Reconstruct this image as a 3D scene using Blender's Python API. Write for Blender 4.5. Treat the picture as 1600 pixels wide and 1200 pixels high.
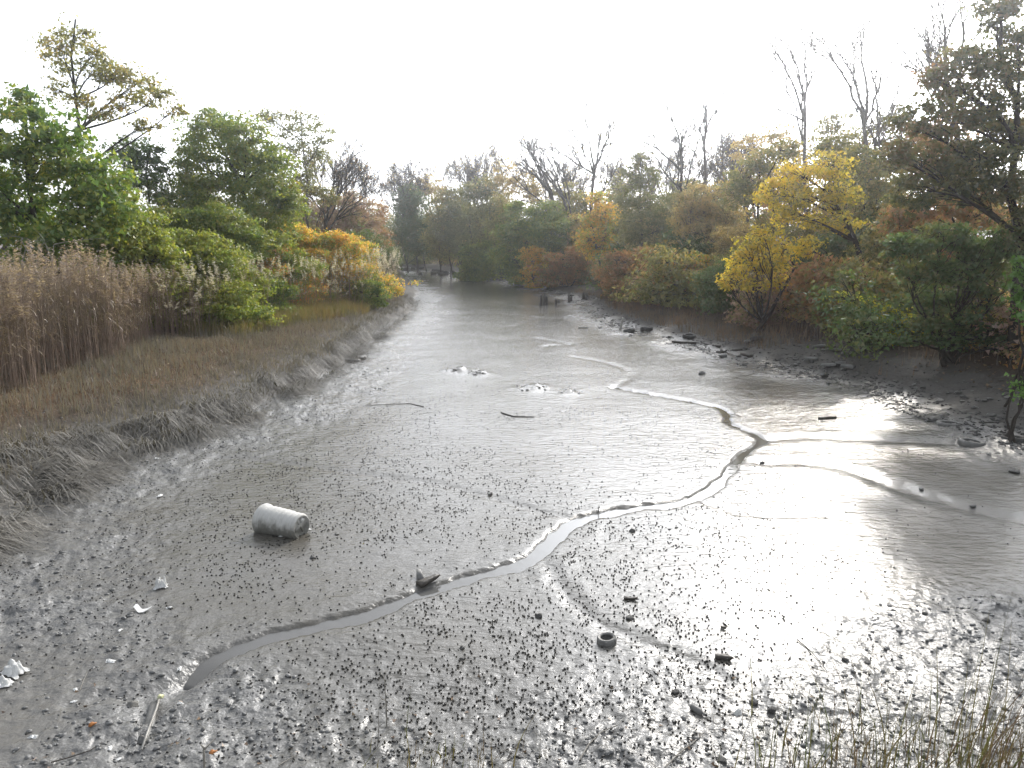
import bpy, math
import numpy as np
from mathutils import Vector

# ------------------------------------------------------------------ camera, sky, sun, exposure
SC = bpy.context.scene
for o in list(bpy.data.objects):
    bpy.data.objects.remove(o)
COL = SC.collection
F, CAMH = 1142.0, 5.0
PITCH = math.atan(225 / F)
CP, SP = math.cos(PITCH), math.sin(PITCH)
cam = bpy.data.cameras.new('camera')
cam.sensor_width = 36.0
cam.lens = 36.0 * F / 1600
cam.clip_start, cam.clip_end = 0.1, 3000
camo = bpy.data.objects.new('camera', cam)
COL.objects.link(camo)
camo.location = (0, 0, CAMH)
camo.rotation_euler = (math.pi / 2 - PITCH, 0, 0)
SC.camera = camo

SUN_AZ, SUN_EL = math.radians(25), math.radians(31)     # azimuth clockwise from +Y
sd = Vector((math.sin(SUN_AZ) * math.cos(SUN_EL), math.cos(SUN_AZ) * math.cos(SUN_EL), math.sin(SUN_EL)))
sun = bpy.data.lights.new('sun', 'SUN')
sun.energy, sun.angle, sun.color = 1.05, math.radians(3.0), (1.0, 0.93, 0.83)
suno = bpy.data.objects.new('sun', sun)
COL.objects.link(suno)
suno.rotation_euler = (-sd).to_track_quat('-Z', 'Y').to_euler()
suno.location = sd * 200

world = bpy.data.worlds.new('World')
SC.world = world
world.use_nodes = True
wn, wl = world.node_tree.nodes, world.node_tree.links
wn.clear()
wo = wn.new('ShaderNodeOutputWorld')
bg = wn.new('ShaderNodeBackground')
sky = wn.new('ShaderNodeTexSky')
sky.sky_type = 'NISHITA'
sky.sun_disc = False
sky.sun_elevation = SUN_EL
sky.sun_rotation = SUN_AZ
sky.air_density, sky.dust_density, sky.ozone_density = 1.0, 3.0, 1.0
bw = wn.new('ShaderNodeRGBToBW')
veil = wn.new('ShaderNodeMix'); veil.data_type = 'RGBA'; veil.blend_type = 'MIX'
wtc = wn.new('ShaderNodeTexCoord')
wmap = wn.new('ShaderNodeMapping'); wmap.inputs['Scale'].default_value = (1.2, 1.2, 4.5)
wnoi = wn.new('ShaderNodeTexNoise'); wnoi.inputs['Scale'].default_value = 1.6; wnoi.inputs['Detail'].default_value = 6; wnoi.inputs['Roughness'].default_value = 0.55
wr = wn.new('ShaderNodeMapRange'); wr.inputs[1].default_value = 0.35; wr.inputs[2].default_value = 0.7; wr.inputs[3].default_value = 0.72; wr.inputs[4].default_value = 1.0
wb = wn.new('ShaderNodeMapRange'); wb.inputs[1].default_value = 0.35; wb.inputs[2].default_value = 0.7; wb.inputs[3].default_value = 0.95; wb.inputs[4].default_value = 1.35
wmul = wn.new('ShaderNodeMath'); wmul.operation = 'MULTIPLY'
wl.new(wtc.outputs['Generated'], wmap.inputs[0]); wl.new(wmap.outputs[0], wnoi.inputs[0])
wl.new(wnoi.outputs[0], wr.inputs[0]); wl.new(wnoi.outputs[0], wb.inputs[0])
wl.new(sky.outputs[0], bw.inputs[0])
wl.new(bw.outputs[0], wmul.inputs[0]); wl.new(wb.outputs[0], wmul.inputs[1])
wl.new(wr.outputs[0], veil.inputs[0]); wl.new(sky.outputs[0], veil.inputs[6]); wtint = wn.new('ShaderNodeMix'); wtint.data_type = 'RGBA'; wtint.blend_type = 'MULTIPLY'; wtint.inputs[0].default_value = 1.0; wtint.inputs[7].default_value = (0.97, 1.0, 1.045, 1)
wl.new(wmul.outputs[0], wtint.inputs[6]); wl.new(wtint.outputs[2], veil.inputs[7])
wl.new(veil.outputs[2], bg.inputs[0]); wl.new(bg.outputs[0], wo.inputs[0])
bg.inputs[1].default_value = 0.15
SC.view_settings.view_transform = 'Standard'
SC.view_settings.look = 'None'
SC.view_settings.exposure = 1.35
SC.view_settings.gamma = 1.0
SC.render.engine = 'CYCLES'
cy = SC.cycles
cy.max_bounces, cy.diffuse_bounces, cy.glossy_bounces, cy.transmission_bounces, cy.volume_bounces = 6, 3, 3, 4, 1
cy.use_denoising = True
cy.sample_clamp_indirect = 6.0
cy.caustics_reflective = cy.caustics_refractive = False
cy.volume_step_rate = 4.0

# ------------------------------------------------------------------ helpers
def R(seed): return np.random.default_rng(seed)
def ss(t):
    t = np.clip(t, 0, 1); return t * t * (3 - 2 * t)
_T = R(99).random((256, 256))
def vn(x, y, o=0):
    x = np.asarray(x, float) + 37.3 * o; y = np.asarray(y, float) + 91.7 * o
    xi = np.floor(x); yi = np.floor(y); fx = x - xi; fy = y - yi
    fx = fx * fx * (3 - 2 * fx); fy = fy * fy * (3 - 2 * fy)
    a = xi.astype(int) & 255; b = yi.astype(int) & 255; a1 = (a + 1) & 255; b1 = (b + 1) & 255
    return (_T[a, b] * (1 - fx) + _T[a1, b] * fx) * (1 - fy) + (_T[a, b1] * (1 - fx) + _T[a1, b1] * fx) * fy
def fbm(x, y, n=4, o=0):
    s = 0; a = 0.5
    for i in range(n):
        s = s + a * vn(x * 2 ** i, y * 2 ** i, o + i); a *= 0.5
    return s
def at(px, py, Y):
    v = py - 600.0; t = Y / (F * CP - v * SP)
    return np.array([(px - 800.0) * t, Y, CAMH + (-F * SP - v * CP) * t])
def gnd(px, py, z=0.0):
    v = py - 600.0; t = (z - CAMH) / (-F * SP - v * CP)
    return ((px - 800.0) * t, (F * CP - v * SP) * t)
def pxs(Y, py=500):  # metres per photo pixel at depth Y
    return Y / (F * CP - (py - 600.0) * SP)

def mesh(name, v, quads=None, tris=None, mat=None, parent=None, smooth=False, attrs=None, loc=None):
    v = np.asarray(v, np.float32).reshape(-1, 3)
    me = bpy.data.meshes.new(name)
    me.vertices.add(len(v)); me.vertices.foreach_set('co', v.ravel())
    li, st, tot = [], [], []
    n = 0
    if quads is not None and len(quads):
        q = np.asarray(quads, np.int32).reshape(-1, 4); li.append(q.ravel())
        st.append(np.arange(len(q)) * 4); n = len(q) * 4
    if tris is not None and len(tris):
        t = np.asarray(tris, np.int32).reshape(-1, 3); li.append(t.ravel())
        st.append(n + np.arange(len(t)) * 3)
    li = np.concatenate(li).astype(np.int32); st = np.concatenate(st).astype(np.int32)
    me.loops.add(len(li)); me.loops.foreach_set('vertex_index', li)
    me.polygons.add(len(st)); me.polygons.foreach_set('loop_start', st)
    if smooth: me.polygons.foreach_set('use_smooth', np.ones(len(st), bool))
    me.update(calc_edges=True)
    for k, a in (attrs or {}).items():
        at_ = me.attributes.new(k, 'FLOAT', 'POINT'); at_.data.foreach_set('value', np.asarray(a, np.float32).ravel())
    if mat: me.materials.append(mat)
    return link(name, me, parent, loc)
def link(name, me, parent=None, loc=None):
    o = bpy.data.objects.new(name, me); COL.objects.link(o)
    if parent: o.parent = parent
    if loc is not None: o.location = [float(c) for c in loc]
    return o
def tag(o, label=None, cat=None, group=None, kind=None):
    if label: o['label'] = label
    if cat: o['category'] = cat
    if group: o['group'] = group
    if kind: o['kind'] = kind
    return o
def empty(name, loc, rz=0.0):
    o = bpy.data.objects.new(name, None); COL.objects.link(o)
    o.location = [float(c) for c in loc]; o.rotation_euler = (0, 0, rz); o.empty_display_size = 0.1
    return o
def nrm(a): return a / (np.linalg.norm(a, axis=-1, keepdims=True) + 1e-9)

class Geo:
    """collects vertices and quads of one mesh"""
    def __init__(s): s.v, s.q, s.t, s.n = [], [], [], 0
    def add(s, v, q=None, t=None):
        v = np.asarray(v, float).reshape(-1, 3); s.v.append(v)
        if q is not None and len(q): s.q.append(np.asarray(q).reshape(-1, 4) + s.n)
        if t is not None and len(t): s.t.append(np.asarray(t).reshape(-1, 3) + s.n)
        s.n += len(v)
    def arr(s):
        return (np.concatenate(s.v), np.concatenate(s.q) if s.q else np.zeros((0, 4), int), np.concatenate(s.t) if s.t else np.zeros((0, 3), int))
    def build(s, name, mat, parent=None, smooth=False, off=None, loc=None):
        v, q, t = s.arr()
        if off is not None: v = v - np.asarray(off)
        return mesh(name, v, q, t, mat, parent, smooth, loc=loc)

def tubes(P, Rr, k):
    """P (M,n,3), Rr (M,n) -> verts, quads of M tubes"""
    P = np.asarray(P, float); Rr = np.asarray(Rr, float); M, n = P.shape[:2]
    T = nrm(np.gradient(P, axis=1)); tm = nrm(T.mean(1))
    ref = np.where(np.abs(tm[:, 2:3]) > 0.8, np.array([[1.0, 0.1, 0]]), np.array([[0, 0.1, 1.0]]))
    a = nrm(np.cross(tm, ref))[:, None, :]; a = nrm(a - T * (a * T).sum(-1, keepdims=True)); b = np.cross(T, a)
    th = np.arange(k) * 2 * math.pi / k
    V = P[:, :, None, :] + Rr[:, :, None, None] * (np.cos(th)[None, None, :, None] * a[:, :, None, :] + np.sin(th)[None, None, :, None] * b[:, :, None, :])
    i, j = np.meshgrid(np.arange(n - 1), np.arange(k), indexing='ij'); j1 = (j + 1) % k
    q = np.stack([i * k + j, i * k + j1, (i + 1) * k + j1, (i + 1) * k + j], -1).reshape(-1, 4)
    Q = (q[None] + (np.arange(M) * n * k)[:, None, None]).reshape(-1, 4)
    return V.reshape(-1, 3), Q
def strands(P, W, rng, face=None, taper=None):
    """ribbons along P (N,S,3), width W (N,)"""
    P = np.asarray(P, float); N, S = P.shape[:2]
    if face is None:
        a = rng.uniform(0, math.pi, N); side = np.stack([np.cos(a), np.sin(a), 0 * a], -1)
    else:
        side = face
    tp = np.linspace(1, 0.12, S) if taper is None else np.asarray(taper)
    off = side[:, None, :] * (W[:, None] * tp[None, :])[:, :, None] * 0.5
    V = np.stack([P - off, P + off], 2).reshape(-1, 3)
    i = np.arange(S - 1)
    q = np.stack([2 * i, 2 * i + 1, 2 * i + 3, 2 * i + 2], -1)
    Q = (q[None] + (np.arange(N) * S * 2)[:, None, None]).reshape(-1, 4)
    return V, Q
def leaves(P, Nn, size, rng, asp=0.85):
    """rhombic leaf faces at P with normals Nn"""
    n = len(P); Nn = nrm(Nn)
    t = nrm(np.cross(Nn, rng.normal(size=(n, 3)))); b = np.cross(Nn, t)
    s = (size * rng.uniform(0.5, 1.35, n))[:, None]
    V = np.stack([P - t * s * 0.5 - b * s * asp * 0.5, P - t * s * 0.5 + b * s * asp * 0.5 + Nn * s * 0.12, P + t * s * 0.55], 1).reshape(-1, 3)
    return V, np.arange(3 * n).reshape(-1, 3)
def scatter(va, qa, ta, loc, rz, sc, tilt=None):
    """copies of one small mesh joined into one"""
    M = len(loc); c, s = np.cos(rz), np.sin(rz); sc = np.asarray(sc)
    if sc.ndim == 1: sc = np.repeat(sc[:, None], 3, 1)
    v = va[None] * sc[:, None, :]
    if tilt is not None:
        v = v + v[:, :, 2:3] * np.concatenate([tilt, np.zeros((M, 1))], 1)[:, None, :]
    x = v[..., 0] * c[:, None] - v[..., 1] * s[:, None]; y = v[..., 0] * s[:, None] + v[..., 1] * c[:, None]
    V = np.stack([x + loc[:, 0:1], y + loc[:, 1:2], v[..., 2] + loc[:, 2:3]], -1).reshape(-1, 3)
    o = (np.arange(M) * len(va))[:, None, None]
    q = (qa[None] + o).reshape(-1, 4) if len(qa) else None
    t = (ta[None] + o).reshape(-1, 3) if len(ta) else None
    return V, q, t
def lathe(prof, k=24, axis='z'):
    """profile [(r, z)] -> verts, quads"""
    th = np.arange(k) * 2 * math.pi / k; pr = np.asarray(prof, float); n = len(pr)
    V = np.stack([pr[:, 0:1] * np.cos(th), pr[:, 0:1] * np.sin(th), np.repeat(pr[:, 1:2], k, 1)], -1)
    i, j = np.meshgrid(np.arange(n - 1), np.arange(k), indexing='ij'); j1 = (j + 1) % k
    return V.reshape(-1, 3), np.stack([i * k + j, i * k + j1, (i + 1) * k + j1, (i + 1) * k + j], -1).reshape(-1, 4)
def ball(nu=12, nv=8):
    u = np.arange(nu) * 2 * math.pi / nu; v = np.linspace(0.001, math.pi - 0.001, nv + 1)
    V = np.stack([np.outer(np.sin(v), np.cos(u)), np.outer(np.sin(v), np.sin(u)), np.repeat(np.cos(v)[:, None], nu, 1)], -1).reshape(-1, 3)
    i, j = np.meshgrid(np.arange(nv), np.arange(nu), indexing='ij'); j1 = (j + 1) % nu
    return V, np.stack([i * nu + j, (i + 1) * nu + j, (i + 1) * nu + j1, i * nu + j1], -1).reshape(-1, 4)
def n3(v, sc, o=0):  # cheap 3-D noise on points, about -1..1
    v = np.asarray(v) * sc
    return (vn(v[:, 0] + 0.7 * v[:, 2], v[:, 1] + 5, o) + vn(v[:, 1] + 9, v[:, 2] + 0.3 * v[:, 0], o + 3) + vn(v[:, 2] - 4, v[:, 0], o + 5)) / 1.5 - 1.0

# ------------------------------------------------------------------ materials
def newmat(name):
    m = bpy.data.materials.new(name); m.use_nodes = True
    nt = m.node_tree; nt.nodes.clear()
    out = nt.nodes.new('ShaderNodeOutputMaterial')
    return m, nt.nodes, nt.links, out
def ramp(n, stops):
    r = n.new('ShaderNodeValToRGB'); e = r.color_ramp.elements
    while len(e) < len(stops): e.new(0.5)
    for x, (p, c) in zip(e, stops): x.position = p; x.color = (*c, 1)
    return r
def noise(n, l, scale, detail=3, coord=None, rough=0.55):
    t = n.new('ShaderNodeTexNoise'); t.inputs['Scale'].default_value = scale; t.inputs['Detail'].default_value = detail; t.inputs['Roughness'].default_value = rough
    if coord is not None: l.new(coord, t.inputs['Vector'])
    return t
def math_(n, l, op, a, b):
    m = n.new('ShaderNodeMath'); m.operation = op
    for i, x in enumerate((a, b)):
        if isinstance(x, (int, float)): m.inputs[i].default_value = x
        else: l.new(x, m.inputs[i])
    return m.outputs[0]
def mixc(n, l, fac, a, b, mode='MIX'):
    m = n.new('ShaderNodeMix'); m.data_type = 'RGBA'; m.blend_type = mode
    for i, x in ((0, fac), (6, a), (7, b)):
        if isinstance(x, (int, float)): m.inputs[i].default_value = x
        elif isinstance(x, tuple): m.inputs[i].default_value = (*x, 1)
        else: l.new(x, m.inputs[i])
    return m.outputs[2]
def maprange(n, l, x, a, b, c, d):
    m = n.new('ShaderNodeMapRange'); l.new(x, m.inputs[0])
    for i, q in enumerate((a, b, c, d)): m.inputs[i + 1].default_value = q
    return m.outputs[0]

def leafmat(name, cols, trans=0.45, clump=0.55, gain=1.0):
    """cols: list of leaf colours; each leaf takes one, neighbouring sprays lean alike"""
    m, n, l, out = newmat(name)
    g = n.new('ShaderNodeNewGeometry')
    nz = noise(n, l, clump, 2, g.outputs['Position'])
    f = math_(n, l, 'ADD', math_(n, l, 'MULTIPLY', g.outputs['Random Per Island'], 0.55), math_(n, l, 'MULTIPLY', math_(n, l, 'SUBTRACT', nz.outputs[0], 0.28), 1.05))
    cols = [tuple(min(0.8, q * gain) for q in c) for c in cols]
    r = ramp(n, [(i / max(1, len(cols) - 1), c) for i, c in enumerate(cols)])
    l.new(f, r.inputs[0])
    d = n.new('ShaderNodeBsdfDiffuse'); t = n.new('ShaderNodeBsdfTranslucent'); gl = n.new('ShaderNodeBsdfGlossy')
    gl.inputs['Roughness'].default_value = 0.4
    l.new(r.outputs[0], d.inputs[0])
    l.new(mixc(n, l, 1.0, r.outputs[0], (1.25, 1.2, 0.75), 'MULTIPLY'), t.inputs[0])
    mx = n.new('ShaderNodeMixShader'); mx.inputs[0].default_value = trans
    l.new(d.outputs[0], mx.inputs[1]); l.new(t.outputs[0], mx.inputs[2])
    m2 = n.new('ShaderNodeMixShader'); m2.inputs[0].default_value = 0.05
    l.new(mx.outputs[0], m2.inputs[1]); l.new(gl.outputs[0], m2.inputs[2]); l.new(m2.outputs[0], out.inputs[0])
    return m
def plain(name, cols, rough=0.8, scale=6.0, bump=0.3, spec=0.3, island=False, bscale=None):
    m, n, l, out = newmat(name)
    p = n.new('ShaderNodeBsdfPrincipled')
    tc = n.new('ShaderNodeTexCoord')
    nz = noise(n, l, scale, 5, tc.outputs['Object'])
    if island:
        g = n.new('ShaderNodeNewGeometry')
        f = math_(n, l, 'ADD', math_(n, l, 'MULTIPLY', nz.outputs[0], 0.4), math_(n, l, 'MULTIPLY', g.outputs['Random Per Island'], 0.6))
    else:
        f = maprange(n, l, nz.outputs[0], 0.25, 0.75, 0, 1)
    r = ramp(n, [(i / max(1, len(cols) - 1), c) for i, c in enumerate(cols)])
    l.new(f, r.inputs[0]); l.new(r.outputs[0], p.inputs['Base Color'])
    p.inputs['Roughness'].default_value = rough; p.inputs['Specular IOR Level'].default_value = spec
    if bump:
        b = n.new('ShaderNodeBump'); b.inputs['Strength'].default_value = bump; b.inputs['Distance'].default_value = 0.02
        nb = noise(n, l, bscale or scale * 4, 5, tc.outputs['Object']); l.new(nb.outputs[0], b.inputs['Height']); l.new(b.outputs[0], p.inputs['Normal'])
    l.new(p.outputs[0], out.inputs[0])
    return m

def mudmat():
    m, n, l, out = newmat('wet_mud')
    p = n.new('ShaderNodeBsdfPrincipled')
    g = n.new('ShaderNodeNewGeometry'); pos = g.outputs['Position']
    def attr(k):
        a = n.new('ShaderNodeAttribute'); a.attribute_name = k; return a.outputs['Fac']
    lump, litter, dry = attr('lump'), attr('litter'), attr('dry')
    n1 = noise(n, l, 0.35, 4, pos); n2 = noise(n, l, 3.0, 5, pos); n3_ = noise(n, l, 28.0, 4, pos)
    c = ramp(n, [(0.30, (0.078, 0.068, 0.050)), (0.48, (0.103, 0.096, 0.082)), (0.70, (0.135, 0.131, 0.123))])
    l.new(math_(n, l, 'ADD', math_(n, l, 'MULTIPLY', n1.outputs[0], 0.65), math_(n, l, 'MULTIPLY', n2.outputs[0], 0.35)), c.inputs[0])
    grey = ramp(n, [(0.3, (0.12, 0.119, 0.115)), (0.7, (0.185, 0.184, 0.18))]); l.new(n3_.outputs[0], grey.inputs[0])
    c1 = mixc(n, l, math_(n, l, 'MULTIPLY', lump, 0.8), c.outputs[0], grey.outputs[0])
    lit = ramp(n, [(0.3, (0.045, 0.035, 0.026)), (0.55, (0.10, 0.065, 0.04)), (0.75, (0.17, 0.11, 0.06))]); l.new(n3_.outputs[0], lit.inputs[0])
    c2 = mixc(n, l, dry, c1, mixc(n, l, n2.outputs[0], (0.06, 0.056, 0.05), (0.125, 0.118, 0.106)))
    c3 = mixc(n, l, litter, c2, lit.outputs[0])
    l.new(c3, p.inputs['Base Color'])
    # wetness film: smooth on the flats, duller on lumps, dry on the bank
    rr = math_(n, l, 'ADD', maprange(n, l, n2.outputs[0], 0.3, 0.7, 0.09, 0.20), math_(n, l, 'MULTIPLY', lump, 0.16))
    rr = math_(n, l, 'ADD', rr, math_(n, l, 'MULTIPLY', dry, 0.5))
    rr = math_(n, l, 'MINIMUM', math_(n, l, 'ADD', rr, math_(n, l, 'MULTIPLY', litter, 0.5)), 0.95)
    l.new(rr, p.inputs['Roughness'])
    p.inputs['IOR'].default_value = 1.40
    l.new(math_(n, l, 'MAXIMUM', math_(n, l, 'SUBTRACT', maprange(n, l, litter, 0, 1, 0.5, 0.1), math_(n, l, 'MULTIPLY', dry, 0.3)), 0.08), p.inputs['Specular IOR Level'])
    # relief: fine grain, drag ripples, lumps
    mp = n.new('ShaderNodeMapping'); mp.inputs['Scale'].default_value = (2.2, 6.0, 3.0); mp.inputs['Rotation'].default_value = (0, 0, 0.12); l.new(pos, mp.inputs[0])
    rip = noise(n, l, 1.4, 6, mp.outputs[0], 0.6)
    med = noise(n, l, 9.0, 2.5, pos, 0.5)
    fine = noise(n, l, 55.0, 3, pos)
    h = math_(n, l, 'ADD', math_(n, l, 'MULTIPLY', rip.outputs[0], 0.024), math_(n, l, 'MULTIPLY', fine.outputs[0], 0.0018))
    h = math_(n, l, 'ADD', h, math_(n, l, 'MULTIPLY', med.outputs[0], math_(n, l, 'ADD', 0.008, math_(n, l, 'MULTIPLY', lump, 0.05))))
    h = math_(n, l, 'ADD', h, math_(n, l, 'MULTIPLY', n3_.outputs[0], math_(n, l, 'MULTIPLY', lump, 0.008)))
    b = n.new('ShaderNodeBump'); b.inputs['Strength'].default_value = 0.8; b.inputs['Distance'].default_value = 1.0
    l.new(h, b.inputs['Height']); l.new(b.outputs[0], p.inputs['Normal'])
    l.new(p.outputs[0], out.inputs[0])
    return m
M = {}
M['mud'] = mudmat()
def watermat():
    m, n, l, out = newmat('silty_water')
    p = n.new('ShaderNodeBsdfPrincipled')
    p.inputs['Base Color'].default_value = (0.105, 0.104, 0.10, 1); p.inputs['Roughness'].default_value = 0.03; p.inputs['IOR'].default_value = 1.33
    g = n.new('ShaderNodeNewGeometry'); nz = noise(n, l, 5.0, 3, g.outputs['Position'])
    b = n.new('ShaderNodeBump'); b.inputs['Strength'].default_value = 0.15; b.inputs['Distance'].default_value = 0.02
    l.new(nz.outputs[0], b.inputs['Height']); l.new(b.outputs[0], p.inputs['Normal']); l.new(p.outputs[0], out.inputs[0])
    return m
M['water'] = watermat()
M['bark'] = plain('grey_bark', [(0.05, 0.042, 0.035), (0.13, 0.115, 0.10)], 0.9, 5, 0.5)
M['bark_pale'] = plain('pale_bark', [(0.10, 0.09, 0.078), (0.20, 0.18, 0.16)], 0.9, 5, 0.4)
M['bark_dark'] = plain('dark_bark', [(0.022, 0.018, 0.015), (0.06, 0.05, 0.04)], 0.9, 5, 0.5)
M['deadwood'] = plain('dead_wood', [(0.16, 0.145, 0.125), (0.34, 0.32, 0.28)], 0.85, 8, 0.4)
G1, G2, G3 = (0.035, 0.075, 0.018), (0.06, 0.115, 0.022), (0.10, 0.15, 0.028)
YG, YE, GO, OR, RU, TN, OL, MV = (0.17, 0.19, 0.03), (0.34, 0.27, 0.03), (0.34, 0.20, 0.035), (0.30, 0.13, 0.03), (0.19, 0.07, 0.03), (0.22, 0.16, 0.075), (0.085, 0.085, 0.03), (0.16, 0.10, 0.085)
M['l_green'] = leafmat('green_leaves', [G1, G2, G3, G2, YG, (0.15, 0.18, 0.03), YE], 0.52, gain=1.65)
M['l_vine'] = leafmat('vine_leaves', [G1, (0.06, 0.10, 0.025), G3, (0.11, 0.14, 0.03), YG, (0.15, 0.15, 0.035), (0.22, 0.16, 0.04)], 0.52, gain=1.75)
M['l_vineyellow'] = leafmat('yellowing_vine_leaves', [G1, G3, YG, G3, (0.19, 0.18, 0.035), YG, (0.24, 0.15, 0.04)], 0.52, gain=1.7)
M['l_orange'] = leafmat('orange_vine_leaves', [G2, (0.13, 0.14, 0.03), G3, (0.22, 0.14, 0.035), OR, (0.2, 0.10, 0.035), (0.15, 0.12, 0.035)], 0.52, gain=2.4)
M['l_gold'] = leafmat('gold_leaves', [OL, G3, YG, (0.24, 0.17, 0.04), GO, (0.32, 0.21, 0.04), (0.18, 0.13, 0.04)], 0.52, gain=2.4)
M['l_olive'] = leafmat('olive_leaves', [G1, OL, OL, (0.13, 0.13, 0.04), (0.18, 0.13, 0.045), TN], 0.52, gain=2.4)
M['l_greygreen'] = leafmat('grey_green_leaves', [(0.05, 0.065, 0.03), (0.07, 0.085, 0.035), OL, (0.12, 0.12, 0.06), TN], 0.52, gain=2.4)
M['l_mauve'] = leafmat('mauve_leaves', [(0.08, 0.06, 0.05), (0.12, 0.085, 0.07), MV, (0.15, 0.11, 0.08), OL, (0.1, 0.085, 0.05)], 0.52, gain=2.4)
M['l_yellow'] = leafmat('yellow_leaves', [(0.09, 0.10, 0.03), (0.14, 0.14, 0.03), (0.24, 0.2, 0.028), (0.31, 0.25, 0.025), (0.32, 0.22, 0.03), (0.2, 0.17, 0.03)], 0.55, gain=2.4)
M['l_yellowgreen'] = leafmat('yellow_green_leaves', [G2, G3, YG, (0.26, 0.25, 0.03), YE, (0.4, 0.29, 0.03)], 0.55, gain=2.4)
M['l_tan'] = leafmat('tan_leaves', [OL, (0.12, 0.115, 0.045), (0.17, 0.14, 0.06), TN, (0.24, 0.18, 0.06), (0.14, 0.11, 0.05)], 0.52, gain=2.4)
M['l_rust'] = leafmat('rust_leaves', [(0.06, 0.065, 0.028), OL, (0.13, 0.09, 0.04), (0.17, 0.085, 0.04), (0.2, 0.11, 0.045), OL], 0.52, gain=2.4)
M['l_dusky'] = leafmat('dusky_green_leaves', [(0.03, 0.055, 0.02), (0.045, 0.08, 0.025), (0.06, 0.09, 0.03), OL, (0.12, 0.12, 0.035)], 0.52, gain=1.9)
M['l_darkrust'] = leafmat('dark_rusty_leaves', [(0.035, 0.05, 0.02), (0.05, 0.06, 0.024), OL, (0.10, 0.075, 0.035), (0.15, 0.07, 0.035)], 0.52, gain=1.9)
M['l_bright'] = leafmat('bright_green_leaves', [G2, (0.07, 0.15, 0.025), (0.09, 0.18, 0.03)], 0.52, gain=1.5)
M['g_brown'] = leafmat('brown_marsh_grass', [(0.11, 0.108, 0.098), (0.16, 0.15, 0.135), (0.21, 0.185, 0.155), (0.25, 0.18, 0.13)], 0.3, 0.6)
M['g_grey'] = leafmat('grey_matted_grass', [(0.07, 0.067, 0.06), (0.125, 0.118, 0.105), (0.18, 0.17, 0.15), (0.27, 0.25, 0.215)], 0.15, 1.2)
M['g_gold'] = leafmat('golden_marsh_grass', [(0.10, 0.12, 0.035), (0.15, 0.145, 0.05), (0.20, 0.155, 0.065), (0.22, 0.14, 0.065)], 0.4, 0.5)
M['g_red'] = leafmat('russet_grass', [(0.12, 0.11, 0.09), (0.18, 0.13, 0.09), (0.24, 0.13, 0.07)], 0.3, 0.3)
M['g_front'] = leafmat('foreground_grass', [(0.04, 0.06, 0.02), (0.07, 0.095, 0.03), (0.13, 0.115, 0.045), (0.11, 0.07, 0.05), (0.16, 0.14, 0.11)], 0.35, 2.0)
M['reed'] = leafmat('dry_reed', [(0.18, 0.135, 0.108), (0.25, 0.19, 0.152), (0.32, 0.25, 0.20)], 0.25, 0.9)
M['reedleaf'] = leafmat('dry_reed_leaf', [(0.13, 0.12, 0.07), (0.20, 0.16, 0.10), (0.28, 0.22, 0.15), (0.3, 0.24, 0.17)], 0.35, 0.4)
M['plume'] = leafmat('reed_plume', [(0.27, 0.21, 0.175), (0.38, 0.31, 0.26), (0.48, 0.40, 0.34)], 0.45, 0.8)
M['plume_white'] = leafmat('white_reed_plume', [(0.42, 0.38, 0.32), (0.58, 0.54, 0.48), (0.68, 0.65, 0.60)], 0.5, 0.8)
M['snail'] = plain('snail_shell', [(0.015, 0.014, 0.012), (0.04, 0.037, 0.03)], 0.45, 60, 0)
M['rock'] = plain('dark_rock', [(0.05, 0.048, 0.045), (0.14, 0.135, 0.125)], 0.75, 4, 0.8, bscale=18)
M['rock_pale'] = plain('pale_rock', [(0.16, 0.15, 0.135), (0.34, 0.33, 0.30)], 0.8, 6, 0.8, bscale=25)
M['mudlump'] = plain('mud_clod', [(0.06, 0.058, 0.052), (0.15, 0.145, 0.135)], 0.35, 8, 0.8, 0.5, bscale=30)
M['crumb'] = plain('mud_crumb', [(0.08, 0.08, 0.077), (0.16, 0.16, 0.157)], 0.5, 5, 0.0, 0.4, island=True)
M['rubble'] = plain('dark_rubble', [(0.03, 0.029, 0.027), (0.09, 0.087, 0.08)], 0.6, 5, 0.0, 0.35, island=True)
M['slab'] = plain('concrete_slab', [(0.14, 0.14, 0.135), (0.27, 0.265, 0.25)], 0.7, 3, 0.5, bscale=25)
M['rubber'] = plain('muddy_rubber', [(0.02, 0.02, 0.02), (0.07, 0.068, 0.062)], 0.6, 5, 0.3)
M['rubber_grey'] = plain('silted_rubber', [(0.10, 0.097, 0.09), (0.22, 0.215, 0.2)], 0.5, 6, 0.3)
M['wetwood'] = plain('wet_wood', [(0.028, 0.024, 0.02), (0.085, 0.075, 0.062)], 0.5, 7, 0.5)
M['greywood'] = plain('weathered_wood', [(0.24, 0.225, 0.20), (0.46, 0.44, 0.40)], 0.7, 7, 0.4)
M['bag'] = plain('white_plastic_film', [(0.42, 0.42, 0.40), (0.72, 0.72, 0.70)], 0.4, 7, 0.3)
M['foam'] = plain('white_litter', [(0.5, 0.5, 0.48), (0.78, 0.78, 0.76)], 0.5, 20, 0.2)
M['yellow_plastic'] = plain('yellow_plastic', [(0.55, 0.47, 0.04), (0.65, 0.57, 0.08)], 0.4, 12, 0.1)
M['stalk_tip'] = plain('pale_yellow_plastic', [(0.45, 0.46, 0.25), (0.6, 0.6, 0.36)], 0.5, 12, 0.1)
M['orangeleaf'] = plain('fallen_orange_leaf', [(0.25, 0.09, 0.025), (0.36, 0.15, 0.04)], 0.6, 20, 0.2)
M['litterleaf'] = leafmat('fallen_leaves', [(0.08, 0.055, 0.04), (0.13, 0.085, 0.055), (0.18, 0.115, 0.06), (0.24, 0.19, 0.13)], 0.1, 2.0)
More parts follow.
